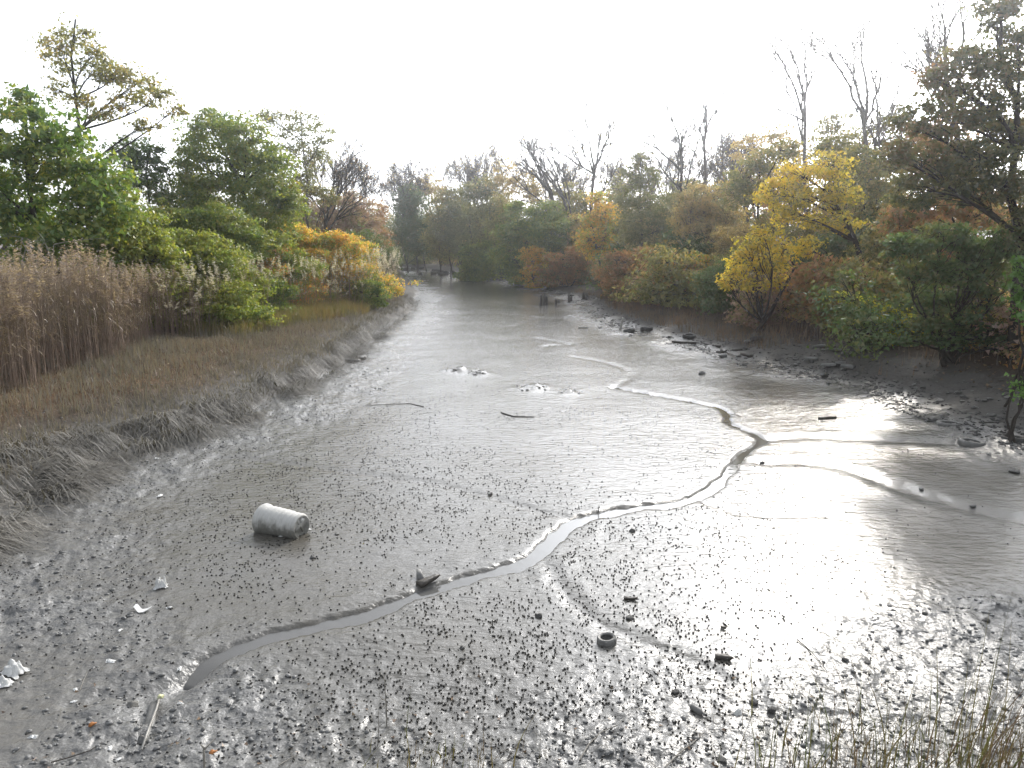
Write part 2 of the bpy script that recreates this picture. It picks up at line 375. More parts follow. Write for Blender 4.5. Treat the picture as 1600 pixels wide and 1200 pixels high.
M['twig'] = leafmat('brown_twigs', [(0.06, 0.05, 0.043), (0.10, 0.085, 0.075), (0.15, 0.12, 0.10)], 0.0, 0.5)
def drummat():
    m, n, l, out = newmat('stained_white_plastic')
    p = n.new('ShaderNodeBsdfPrincipled'); g = n.new('ShaderNodeNewGeometry'); tc = n.new('ShaderNodeTexCoord')
    nz = noise(n, l, 7, 6, tc.outputs['Object']); nf = noise(n, l, 30, 4, tc.outputs['Object'])
    sp = n.new('ShaderNodeSeparateXYZ'); l.new(g.outputs['Position'], sp.inputs[0])
    f = math_(n, l, 'ADD', maprange(n, l, sp.outputs[2], 0.06, 0.42, 0.95, -0.2), math_(n, l, 'MULTIPLY', math_(n, l, 'SUBTRACT', nz.outputs[0], 0.5), 1.3))
    r = ramp(n, [(0.2, (0.50, 0.49, 0.46)), (0.5, (0.36, 0.35, 0.32)), (0.78, (0.12, 0.115, 0.095))]); l.new(f, r.inputs[0])
    l.new(mixc(n, l, math_(n, l, 'MULTIPLY', nf.outputs[0], 0.35), r.outputs[0], (0.40, 0.40, 0.38)), p.inputs['Base Color'])
    p.inputs['Roughness'].default_value = 0.65
    p.inputs['Specular IOR Level'].default_value = 0.25
    l.new(p.outputs[0], out.inputs[0]); return m
M['drum'] = drummat()

# ------------------------------------------------------------------ terrain
LEFT = [(-8.6, 5.0), (-8.7, 9.15)] + [gnd(*q) for q in [(0, 840), (100, 770), (180, 720), (290, 690), (400, 650), (470, 610), (540, 570), (600, 520), (640, 490), (655, 460), (640, 440), (630, 425)]] + [(-45, 150), (-80, 165)]
RIGHT = [(12.9, 4.6), (12.7, 9.0), (12.6, 15.3)] + [gnd(*q) for q in [(1600, 700), (1500, 670), (1330, 610), (1200, 580), (1000, 522), (930, 500), (900, 470), (760, 436), (640, 419)]] + [(-45, 165), (-80, 180)]
LEFT, RIGHT = np.array(LEFT), np.array(RIGHT)
POLY = np.concatenate([LEFT, RIGHT[::-1]])
def segd(x, y, pts, closed=False):
    """distance to a polyline"""
    d = np.full(np.shape(x), 1e9)
    n = len(pts); rng_ = range(n if closed else n - 1)
    for i in rng_:
        ax, ay = pts[i]; bx, by = pts[(i + 1) % n]
        ex, ey = bx - ax, by - ay
        t = np.clip(((x - ax) * ex + (y - ay) * ey) / (ex * ex + ey * ey), 0, 1)
        d = np.minimum(d, np.hypot(x - ax - t * ex, y - ay - t * ey))
    return d
def inside(x, y, pts):
    c = np.zeros(np.shape(x), bool); n = len(pts)
    for i in range(n):
        ax, ay = pts[i]; bx, by = pts[i - 1]
        if ay == by: continue
        c ^= ((ay > y) != (by > y)) & (x < (bx - ax) * (y - ay) / (by - ay) + ax)
    return c
def smoothline(pts, n=6):
    p = np.array(pts); p = np.concatenate([2 * p[:1] - p[1:2], p, 2 * p[-1:] - p[-2:-1]]); o = []
    for i in range(1, len(p) - 2):
        for t in np.arange(n) / n:
            a, b, c, d = p[i - 1], p[i], p[i + 1], p[i + 2]
            o.append(0.5 * (2 * b + (c - a) * t + (2 * a - 5 * b + 4 * c - d) * t * t + (3 * b - a - 3 * c + d) * t ** 3))
    o.append(p[-2]); return np.array(o)
RILL = smoothline([gnd(*q) for q in [(268, 1078), (295, 1055), (340, 1025), (450, 988), (560, 965), (660, 925), (740, 900), (820, 878), (870, 835), (910, 810), (980, 795), (1060, 785), (1110, 765), (1140, 735), (1165, 705), (1192, 688), (1165, 672), (1140, 662), (1130, 640), (1095, 630), (1030, 618), (960, 605)]], 4)
MINOR = [(smoothline([gnd(*q) for q in pts], 3), w, dp) for pts, w, dp in [
    ([(340, 715), (430, 722), (520, 735), (600, 745), (690, 758), (760, 775), (830, 795), (885, 808)], 0.13, 0.024),
    ([(1192, 688), (1260, 683), (1340, 686), (1420, 690), (1500, 697)], 0.22, 0.045),
    ([(1190, 722), (1260, 722), (1310, 730), (1370, 748), (1430, 770), (1500, 790), (1600, 812), (1700, 830)], 0.24, 0.06),
    ([(1100, 785), (1150, 800), (1210, 806), (1290, 806), (1330, 815)], 0.10, 0.02),
    ([(850, 875), (880, 920), (905, 950), (960, 985), (1050, 1020), (1130, 1060)], 0.12, 0.022),
    ([(960, 605), (985, 588), (975, 576), (940, 565), (895, 557)], 0.16, 0.035),
    ([(848, 548), (855, 540), (890, 538), (850, 530), (838, 528)], 0.22, 0.04),
    ([(800, 510), (840, 497), (800, 492)], 0.25, 0.03), ([(835, 485), (800, 478), (760, 470)], 0.25, 0.03),
    ([(320, 1040), (285, 1065), (245, 1105), (215, 1180)], 0.22, 0.06), ([(290, 1058), (230, 1075), (150, 1090)], 0.2, 0.05)]]
def creek(x, y):
    d = segd(x, y, POLY, True); return np.where(inside(x, y, POLY), -d, d)
def sides(x, y):
    cx = np.interp(y, [0, 20, 40, 60, 97, 137, 170], [2, 2, 0, -1, -8, -18, -70])
    return x - cx
def height(x, y, full=False):
    x = np.asarray(x, float); y = np.asarray(y, float)
    wob = (vn(x * 0.6, y * 0.6, 2) - 0.5) * 0.7 + (vn(x * 3, y * 3, 4) - 0.5) * 0.25
    d = creek(x, y) + wob
    s = sides(x, y)
    near = ss((7.0 - y) / 1.5) * (np.abs(x - 2) < 12)
    o = np.maximum(d, 0)
    hl = 0.28 * ss(o / 0.7) + 0.55 * ss((o - 0.3) / 4.0) + 0.5 * ss((o - 7) / 8) + 0.6 * ss((o - 14) / 14)
    hr = 0.42 * ss(o / 3.5) + 0.55 * ss((o - 2.5) / 4.5) + 1.5 * ss((o - 7) / 9)
    hn = 0.35 * ss(o / 2.5)
    w = ss((s + 2.5) / 5)
    hb = hl * (1 - w) + hr * w
    hb = np.where(y < 7, hb * (1 - near) + hn * near, hb)
    inn = np.maximum(-d, 0)
    h = hb + 0.12 * (1 - ss(inn / 3.0)) * (d < 0) + 0.12 * (d >= 0)
    # lumpy strips along the banks and towards the bridge
    le = np.where(s < 0, 1 - ss((inn - 0.8) / 3.8), 1 - ss((inn - 0.3) / 2.2))
    bl = ss((np.interp(x, [-6, -2, 1, 3, 5, 9], [11.0, 8.2, 7.9, 8.6, 10.2, 11.5]) - y) / 1.8)
    lump = np.clip(np.maximum(np.maximum(le, bl) * (0.35 + 0.9 * vn(x * 0.8, y * 0.8, 11)), 0.05), 0, 1)
    n1 = fbm(x * 3.1, y * 3.1, 3, 7) / 0.875; n2 = fbm(x * 8.5, y * 8.5, 2, 5) / 0.75
    rg = 1 - np.abs(2 * n1 - 1)
    h = h + lump * (0.105 * (n1 - 0.5) + 0.065 * (n2 - 0.5) - 0.03 * (rg > 0.85) * (rg - 0.85) * 6)
    h = h + 0.30 * ss((d + 0.6) / 1.5) * (s > 0) * (y > 9) * (fbm(x * 1.1, y * 0.9, 3, 61) / 0.875 - 0.5)
    h = h + 0.03 * (vn(x * 0.6, y * 0.6, 1) - 0.5) + 0.012 * (fbm(x * 2.2, y * 5.0, 3, 9) - 0.45)
    # rills
    dr = segd(x, y, RILL) + (vn(x * 3, y * 3, 21) - 0.5) * 0.12 + (vn(x * 9, y * 9, 22) - 0.5) * 0.05
    wd = (0.05 + 0.05 * vn(x, y, 30)) * np.interp(y, [12, 17], [1, 0.35])
    flat_ = 1 - 0.85 * np.exp(-(dr / 0.45) ** 2) * (d < 0.3)
    h = h * flat_
    fade = ss((np.hypot(x - RILL[0, 0], y - RILL[0, 1]) - 0.1) / 0.9)
    h = h - (0.03 + 0.055 * fade) * (1 - ss((dr - wd * (0.3 + 0.7 * fade)) / 0.11)) + np.interp(y, [11, 15], [0.018, 0.006]) * np.exp(-((dr - 0.55) / 0.28) ** 2) * vn(x * 4, y * 4, 8)
    base = ss(-d / 1.0)
    h = h * np.where(dr < 0.5, 1, 1)
    nearrill = np.exp(-(dr / 0.9) ** 2)
    lump = np.maximum(lump, 0.65 * nearrill * ss((12.5 - y) / 3) * vn(x * 1.5, y * 1.5, 14))
    for pts, ww, dp in MINOR:
        m_ = np.abs(y - pts[:, 1].mean()) < 14
        if not np.any(m_): continue
        dm = segd(x[m_] if x.ndim else x, y[m_] if y.ndim else y, pts) + (vn(x[m_] * 4, y[m_] * 4, 23) - 0.5) * ww * 0.8 if x.ndim else segd(x, y, pts)
        dh = -dp * np.exp(-(dm / ww) ** 2) + dp * (0.25 if pts[:, 1].mean() < 21 else 0.1) * np.exp(-((dm - 2.2 * ww) / ww) ** 2) * (vn((x[m_] if x.ndim else x) * 5, (y[m_] if y.ndim else y) * 5, 8))
        if x.ndim: h[m_] += dh
        else: h = h + dh
    # three raised patches of broken mud out on the flat
    for (mx, my, rx, ry) in MOUNDS:
        e = np.exp(-(((x - mx) / rx) ** 2 + ((y - my) / ry) ** 2))
        h = h + e * 0.16 * np.maximum(0, n2 + n1 - 0.75) * 1.6
    if not full: return h
    dry = np.where(s > 0, ss((d - 0.3) / 1.2), ss((d + 0.15) / 0.5))
    litter = np.where(s > 0, ss((d - 3.2) / 3.0), ss((d - 1.2) / 2.5)) * (y > 6.5)
    return h, lump, dry, litter
MOUNDS = [(*gnd(718, 579), 0.5, 0.5), (*gnd(750, 583), 0.35, 0.4), (*gnd(832, 606), 0.55, 0.6), (*gnd(890, 612), 0.4, 0.35)]
def H1(x, y): return float(height(np.array([x]), np.array([y]))[0])

def terrain():
    r = 1.0068; ys = [4.2]
    while ys[-1] < 165: ys.append(ys[-1] * r)
    ys = np.array(list(np.linspace(-60, 3.6, 18)) + ys + [185, 220, 280, 380, 600, 1100])
    t = np.linspace(-1, 1, 560)
    far = np.array([2.2, 5, 14, 40])
    X, Y = [], []
    for y in ys:
        w = 0.83 * max(y, 4.0) + 2.5
        c = t * w * (1 if y < 170 else 1.6)
        e = np.maximum(w * 1.02 + far * 12, 0)
        row = np.concatenate([-e[::-1], c, e]) if y < 170 else np.linspace(-700, 700, len(t) + 8)
        X.append(row); Y.append(np.full(len(row), y))
    X, Y = np.array(X), np.array(Y); ny, nx = X.shape
    h, lump, dry, lit = height(X.ravel(), Y.ravel(), True)
    V = np.stack([X.ravel(), Y.ravel(), h], -1)
    i, j = np.meshgrid(np.arange(ny - 1), np.arange(nx - 1), indexing='ij')
    q = np.stack([i * nx + j, i * nx + j + 1, (i + 1) * nx + j + 1, (i + 1) * nx + j], -1).reshape(-1, 4)
    o = mesh('ground', V, q, None, M['mud'], None, True, dict(lump=lump, dry=dry, litter=lit))
    tag(o, 'wet grey tidal mud bed with rills and sloping banks', kind='structure')
terrain()
# water lying in the main rill
def rillwater():
    p = RILL; tn = nrm(np.gradient(p, axis=0)); nn = np.stack([-tn[:, 1], tn[:, 0]], -1)
    cols = np.linspace(-0.36, 0.36, 5)
    tw = ss(np.arange(len(p)) / 9.0)[:, None] * 0.98 + 0.02
    V = np.concatenate([np.concatenate([p + nn * c * tw, (-0.042 - 0.12 * (1 - ss(np.arange(len(p)) / 10.0)) - 0.1 * (np.arange(len(p)) < 3))[:, None]], 1)[:, None] for c in cols], 1)
    n = len(p); i, j = np.meshgrid(np.arange(n - 1), np.arange(4), indexing='ij')
    q = np.stack([i * 5 + j, i * 5 + j + 1, (i + 1) * 5 + j + 1, (i + 1) * 5 + j], -1).reshape(-1, 4)
    tag(mesh('water', V.reshape(-1, 3), q, None, M['water'], None, True), 'thin silty water lying in the winding rill', kind='structure')
rillwater()

# ------------------------------------------------------------------ trees
def curve(a, b, rng, n=5, bow=0.15, sag=0.0):
    t = np.linspace(0, 1, n)[:, None]; L = np.linalg.norm(b - a)
    w = rng.normal(size=3) * bow * L; w[2] = abs(w[2]) * 0.6 + sag * L
    return a + (b - a) * t + w * (4 * t * (1 - t)) * 0.5
def clone(src, name, loc, rz, sc, label, cat, group):
    o = empty(name, loc, rz); o.scale = (sc, sc, sc); tag(o, label, cat, group)
    for ch in src.children: link(ch.name.split('.')[0], ch.data, o)
    return o
def treeheight(o): return max(v.co.z for v in [c for c in o.children if c.name.startswith(('trunk', 'stem'))][0].data.vertices)
class Wood:
    def __init__(s): s.d = {}
    def add(s, P, r0, r1, k=5):
        s.d.setdefault((len(P), k), []).append((P, np.linspace(r0, r1, len(P))))
    def build(s, name, mat, parent, off):
        g = Geo()
        for (n, k), L in s.d.items():
            g.add(*tubes(np.array([a for a, _ in L]), np.array([b for _, b in L]), k))
        return g.build(name, mat, parent, True, off)
def resample(P, n):
    P = np.asarray(P, float); d = np.concatenate([[0], np.cumsum(np.linalg.norm(np.diff(P, axis=0), axis=1))])
    t = np.linspace(0, d[-1], n); return np.stack([np.interp(t, d, P[:, i]) for i in range(3)], -1)

def tree(name, label, px, Y, blobs, leaf, ls=0.16, cov=2.6, trunk=None, r0=0.14, bark='bark', seed=1, cat='tree', group=None, sparse=1.0, stems=1, twigs=0, clumpf=0.30, crown='crown', wood='trunk', flat=0.5, skirt=False):
    """a tree or shrub: blobs are (px, py, rx, ry[, dY]) of the crown's masses as they stand at depth Y"""
    rng = R(seed); bx = at(px, 500, Y)[0]; bz = H1(bx, Y) - 0.06
    base = np.array([bx, Y, bz]); root = empty(name, base); tag(root, label, cat, group)
    B = []
    for b in blobs:
        dy = b[4] if len(b) > 4 else rng.uniform(-0.6, 0.6) * 1.2
        c = at(b[0], b[1], Y + dy); m = pxs(Y + dy, b[1]); B.append((c, b[2] * m, b[3] * m))
    if skirt:
        for (c, rx, rz) in list(B):
            gap = c[2] - rz * 0.6 - bz
            if gap > 0.25:
                k = max(1, int(round(gap / (rz * 1.5))))
                for i in range(k):
                    z = bz + gap * (i + 0.5) / k
                    B.append((np.array([c[0] + rng.normal() * 0.45 * rx, c[1] + rng.normal() * 0.5 * rx, z]), rx * rng.uniform(0.8, 1.35), max(0.3, gap / k * rng.uniform(0.55, 0.8))))
    W = Wood()
    top = max(B, key=lambda q: q[0][2])[0]
    trunks = []
    for s in range(stems):
        if trunk and s == 0: tp = [base] + [at(q[0], q[1], Y + (q[2] if len(q) > 2 else 0)) for q in trunk]
        else:
            e = B[rng.integers(len(B))][0] if stems > 1 else top
            b0 = base + np.array([rng.normal() * 0.25, rng.normal() * 0.2, 0]) * (stems > 1)
            tp = curve(b0, e, rng, 5, 0.12)
        T = resample(tp, 9); T[1:-1] += rng.normal(size=(7, 3)) * 0.012 * np.linalg.norm(T[-1] - T[0])
        trunks.append(T); W.add(T, r0 * (1 if s == 0 else 0.7), r0 * 0.22, 8)
    g = Geo()
    for (c, rx, rz) in B:
        T = trunks[rng.integers(len(trunks))]
        dh = np.hypot(*(T[:, :2] - c[:2]).T)
        ok = T[:, 2] <= c[2] - 0.35 * dh
        k = int(np.argmin(np.where(ok, dh - 0.2 * T[:, 2], 1e3))) if ok.any() else 1
        k = max(k, 1)
        limb = curve(T[k], c, rng, 6, 0.16); W.add(limb, r0 * 0.42 * (1 - 0.06 * k) + 0.008, 0.014, 5)
        area = math.pi * rx * rz; n = int(1.9 * cov * sparse * area / (0.5 * ls * ls))
        rc = max(0.18, clumpf * min(rx, rz)); K = max(7, int(2.4 * area / (math.pi * rc * rc)))
        u = nrm(rng.normal(size=(K, 3))); rad = rng.uniform(0.12, 1, K) ** 0.45; rad = np.where(rng.random(K) < 0.16, rad * rng.uniform(1.1, 1.5, K), rad)
        ry = min(rx, rz) * 0.9 + 0.2 * max(rx, rz)
        cc = c + u * rad[:, None] * np.array([rx, ry, rz]) * 0.92
        nb = min(K, 14)
        for j in range(nb):
            W.add(curve(limb[rng.integers(2, 6)], cc[j], rng, 4, 0.2), 0.016 + 0.004 * rx, 0.005, 3)
        wt = rng.uniform(0.25, 1.5, K) ** 1.7 / (1 + 1.5 * (rad > 1)); idx = rng.choice(K, n, p=wt / wt.sum())
        sh = rc * rng.uniform(0.5, 1.6, K)
        P = cc[idx] + np.clip(rng.normal(size=(n, 3)), -1.9, 1.9) * (sh[idx][:, None] * np.array([0.9, 0.9, 0.75 * flat]))
        N = (P - cc[idx]) * 0.4 / rc + (cc[idx] - c) / max(rx, rz) * 0.3 + rng.normal(size=(n, 3)) * 0.9 + np.array([0, 0, 0.55])
        keep = P[:, 2] > bz + 0.05
        lv_, lt_ = leaves(P[keep], N[keep], ls, rng); g.add(lv_, None, lt_)
        if twigs:
            for j in range(twigs):
                e = c + nrm(rng.normal(size=3) + np.array([0, 0, 0.9])) * np.array([rx, ry, rz]) * rng.uniform(1.0, 1.3)
                W.add(curve(cc[rng.integers(K)], e, rng, 4, 0.12), 0.012, 0.004, 3)
    W.build(wood, M[bark], root, base)
    g.build(crown, M[leaf], root, False, base)
    return root

def bare(name, label, base_px, Y, tops, r0=0.14, bark='bark_pale', seed=1, leaf=None, nleaf=0, ls=0.12, group=None, levels=3, fork=None, nlimb=5, nb=(5, 7), spread=0.55, basepy=None):
    """leafless tree: trunk to the fork, limbs to the given tops, then branchlets and twigs"""
    rng = R(seed); bx = at(base_px, 500, Y)[0]; bz = H1(bx, Y) - 0.06; base = np.array([bx, Y, bz])
    root = empty(name, base); tag(root, label, 'tree', group); W = Wood(); tips = []
    fk = at(fork[0], fork[1], Y) if fork else base + (at(*tops[0], Y) - base) * 0.45
    T = resample(curve(base, fk, rng, 6, 0.05), 7); W.add(T, r0, r0 * 0.7, 8)
    def grow(P, rad, lev):
        L = np.linalg.norm(np.diff(P, axis=0), axis=1).sum()
        n = rng.integers(*nb)
        for i in range(n):
            s = rng.uniform(0.22, 0.97); f = s * (len(P) - 1); k = int(f); p = P[k] + (P[min(k + 1, len(P) - 1)] - P[k]) * (f - k)
            dr = nrm(P[min(k + 1, len(P) - 1)] - P[max(k - 1, 0)])
            side = nrm(np.cross(dr, rng.normal(size=3)))
            a = rng.uniform(0.3, 0.8)
            v = nrm(dr * math.cos(a) + side * math.sin(a) + np.array([0, 0, 0.18]))
            ln = L * rng.uniform(0.32, 0.68) * (1.15 - 0.5 * s)
            e = p + v * ln; Q = curve(p, e, rng, 5 if lev > 1 else 4, 0.12)
            rr = rad * (1 - 0.7 * s) * 0.6 + 0.004 + Y * 0.00006
            W.add(Q, rr, max(0.004 + Y * 0.00004, rr * 0.35), 5 if lev > 1 else 3)
            if lev > 0: grow(Q, rr, lev - 1)
            else: tips.append(Q[-1])
    for i, tp in enumerate(tops):
        e = at(tp[0], tp[1], Y + rng.uniform(-1, 1) * 1.5)
        s = T[-1] if i < 3 else T[rng.integers(3, 7)]
        P = resample(curve(s, e, rng, 7, 0.10), 8); P[1:-1] += rng.normal(size=(6, 3)) * 0.012 * np.linalg.norm(e - s)
        W.add(P, r0 * (0.66 if i < 3 else 0.5), 0.02, 6); grow(P, r0 * 0.5, levels - 1)
    W.build('trunk', M[bark], root, base)
    if leaf:
        tp = np.array(tips); idx = rng.integers(0, len(tp), nleaf)
        P = tp[idx] + rng.normal(size=(nleaf, 3)) * 0.25
        V, Q = leaves(P, rng.normal(size=(nleaf, 3)) + np.array([0, 0, 0.5]), ls, rng)
        mesh('crown', V - base, None, Q, M[leaf], root)
    return root

# --- left bank
tree('green_tree', 'broad bright green tree with big leaves behind the brown reeds', 95, 31, [(55, 255, 62, 55), (140, 265, 60, 52), (25, 330, 70, 58), (115, 345, 72, 55), (85, 195, 50, 40), (35, 165, 26, 30), (-60, 280, 80, 90), (175, 320, 40, 52), (-40, 180, 45, 40), (60, 390, 70, 35), (150, 390, 45, 34)], 'l_green', 0.19, 3.0, seed=11, r0=0.2, bark='bark_dark')
tree('arching_tree', 'tall thin tree with sparse brown top and leafy bough arching right', 140, 38, [(118, 58, 32, 24), (75, 72, 22, 20), (100, 92, 36, 22), (150, 85, 22, 20), (150, 112, 32, 22), (180, 120, 38, 26), (215, 130, 36, 24), (245, 150, 34, 17), (275, 168, 22, 15), (200, 160, 38, 13), (160, 175, 32, 16), (230, 195, 34, 12), (130, 150, 22, 20), (90, 140, 22, 20)], 'l_olive', 0.15, 1.15, trunk=[(132, 250), (126, 180), (122, 120), (115, 60), (118, 30)], r0=0.17, bark='bark_dark', seed=12, twigs=7, clumpf=0.4)
tree('vine_tree', 'dark vine choked tree between the arching tree and rounded vine tower', 225, 43, [(235, 240, 24, 26), (245, 290, 28, 40), (215, 270, 26, 36), (190, 240, 30, 30), (262, 330, 24, 36)], 'l_dusky', 0.15, 2.2, seed=13, bark='bark_dark')
tree('vine_tree', 'tall rounded tree smothered in green vines left of the creek', 360, 46, [(330, 200, 40, 34), (385, 215, 45, 38), (305, 245, 34, 36), (365, 265, 55, 44), (425, 255, 34, 36), (325, 310, 46, 42), (400, 320, 52, 44), (448, 310, 28, 40), (420, 370, 44, 34), (345, 365, 50, 36), (295, 300, 24, 40)], 'l_vine', 0.16, 3.2, seed=14, r0=0.22, bark='bark_dark')
tree('grey_tree', 'airy grey green tree with thin crown behind the vine tower', 470, 60, [(430, 190, 26, 22), (470, 190, 28, 24), (502, 212, 20, 26), (450, 225, 38, 26), (490, 245, 30, 26), (460, 275, 42, 26), (420, 290, 30, 26)], 'l_greygreen', 0.17, 1.15, seed=15, r0=0.16, twigs=10, clumpf=0.35)
bare('bare_tree', 'dark leafless tree fanning branches right at the left bank bend', 505, 66, [(548, 238), (572, 262), (520, 248), (580, 300), (500, 262), (566, 285), (535, 255)], 0.16, 'bark_dark', 16, 'l_mauve', 700, 0.13, fork=(512, 330))
tree('mauve_tree', 'dusky mauve brown bushy tree under the leafless fan of branches', 545, 72, [(530, 320, 36, 26), (562, 335, 28, 30), (500, 330, 34, 30), (540, 360, 44, 28), (480, 350, 36, 28), (575, 365, 22, 24)], 'l_mauve', 0.17, 2.2, seed=17, stems=3, twigs=8)
tree('olive_tree', 'low olive canopy with flat top below the airy grey tree', 490, 62, [(490, 297, 38, 9), (455, 310, 34, 16), (510, 310, 22, 12), (460, 340, 34, 26)], 'l_olive', 0.16, 2.2, seed=18, stems=2)
tree('small_tree', 'small brown olive tree closing the left bank at the bend', 590, 88, [(592, 330, 14, 22), (582, 355, 18, 26), (600, 375, 16, 24), (585, 395, 22, 18)], 'l_rust', 0.2, 2.4, seed=19, stems=2)
# vine mounds and shrubs on the left bank
SH = [
 ('vine_mound', 'yellow green vine curtain sloping down beside the bright green tree', 215, 32.5, [(195, 335, 28, 30), (220, 370, 34, 32), (245, 405, 30, 30), (190, 385, 34, 32), (262, 435, 22, 24), (215, 420, 34, 24)], 'l_vineyellow', 0.15, 3.2, 21),
 ('vine_mound', 'smooth green dome of vines above the orange mounds', 345, 41, [(335, 345, 34, 22), (365, 362, 34, 24), (310, 355, 26, 22), (340, 385, 60, 24)], 'l_vine', 0.14, 3.4, 22),
 ('vine_mound', 'mixed green and rust vine mound behind the brown reeds', 300, 36, [(275, 385, 36, 20), (315, 385, 34, 20), (285, 415, 50, 24), (340, 410, 36, 24), (310, 440, 50, 24)], 'l_vineyellow', 0.14, 3.2, 23),
 ('vine_mound', 'rusty orange vine mound in the middle of the left bank', 400, 39, [(385, 398, 36, 16), (420, 400, 30, 18), (395, 425, 46, 20), (350, 432, 30, 16)], 'l_orange', 0.14, 3.4, 24),
 ('vine_mound', 'golden orange mound of vines below the vine tower', 460, 45, [(450, 368, 26, 14), (480, 378, 30, 16), (455, 392, 44, 20), (500, 392, 26, 16), (470, 415, 50, 20)], 'l_gold', 0.15, 3.2, 25),
 ('green_shrub', 'yellow green shrub where the brown reeds end', 345, 34, [(335, 455, 24, 13), (372, 462, 28, 14), (350, 474, 30, 10), (310, 448, 20, 12)], 'l_vineyellow', 0.13, 2.6, 26),
 ('green_shrub', 'grey green shrub among the white plumed reeds', 500, 46, [(490, 415, 36, 18), (530, 425, 34, 20), (500, 445, 48, 20), (560, 440, 26, 20)], 'l_vine', 0.15, 2.8, 27),
 ('gold_shrub', 'small orange gold shrub near the point of the left bank', 562, 53, [(545, 385, 20, 13), (567, 396, 22, 15), (545, 410, 24, 16)], 'l_gold', 0.16, 3.0, 28),
 ('dark_shrub', 'dark green shrub behind the small orange gold shrub', 590, 66, [(560, 380, 26, 18), (590, 400, 24, 20), (600, 415, 18, 16), (570, 410, 26, 18)], 'l_dusky', 0.17, 2.6, 29),
 ('bright_shrub', 'little bright green shrub low among white plumes near the point', 578, 48, [(572, 447, 12, 8), (588, 452, 10, 7)], 'l_vine', 0.13, 2.6, 30)]
SH += [
 ('vine_mound', 'low green vine bank just right of the brown reeds', 395, 35, [(375, 440, 30, 14), (410, 445, 30, 14), (430, 455, 26, 12)], 'l_vine', 0.14, 2.8, 31),
 ('vine_mound', 'low rust and green vine bank beneath the rusty orange mound', 440, 40, [(430, 425, 30, 16), (460, 435, 32, 14), (400, 440, 26, 12)], 'l_orange', 0.14, 2.8, 32),
 ('vine_mound', 'yellowing vine slope between the golden mound and vine dome', 410, 44, [(395, 375, 30, 14), (425, 380, 30, 14), (410, 395, 40, 14)], 'l_vineyellow', 0.15, 2.8, 33),
 ('vine_mound', 'long green vine slope behind the mixed rust mound', 265, 40, [(250, 350, 30, 22), (285, 360, 34, 20), (230, 380, 30, 24), (300, 345, 24, 16)], 'l_vine', 0.15, 2.8, 34),
 ('vine_mound', 'orange gold vine slope right of the golden orange mound', 525, 50, [(515, 375, 24, 12), (540, 388, 26, 14), (520, 398, 34, 14)], 'l_gold', 0.16, 2.8, 35)]
for a in SH:
    a = list(a); a[3] += 5 if a[8] in (24, 25, 27, 31, 32) else 0; a[6] *= 0.85; a[4] = [(b[0], b[1] - 3, b[2] * 1.4, b[3] * 1.25) for b in a[4]]
    tree(a[0], a[1], a[2], a[3], a[4], a[5], a[6], a[7], seed=a[8], r0=0.05, stems=4, cat='shrub', crown='foliage', wood='stem', bark='bark_dark', clumpf=0.24, flat=0.5, skirt=True)

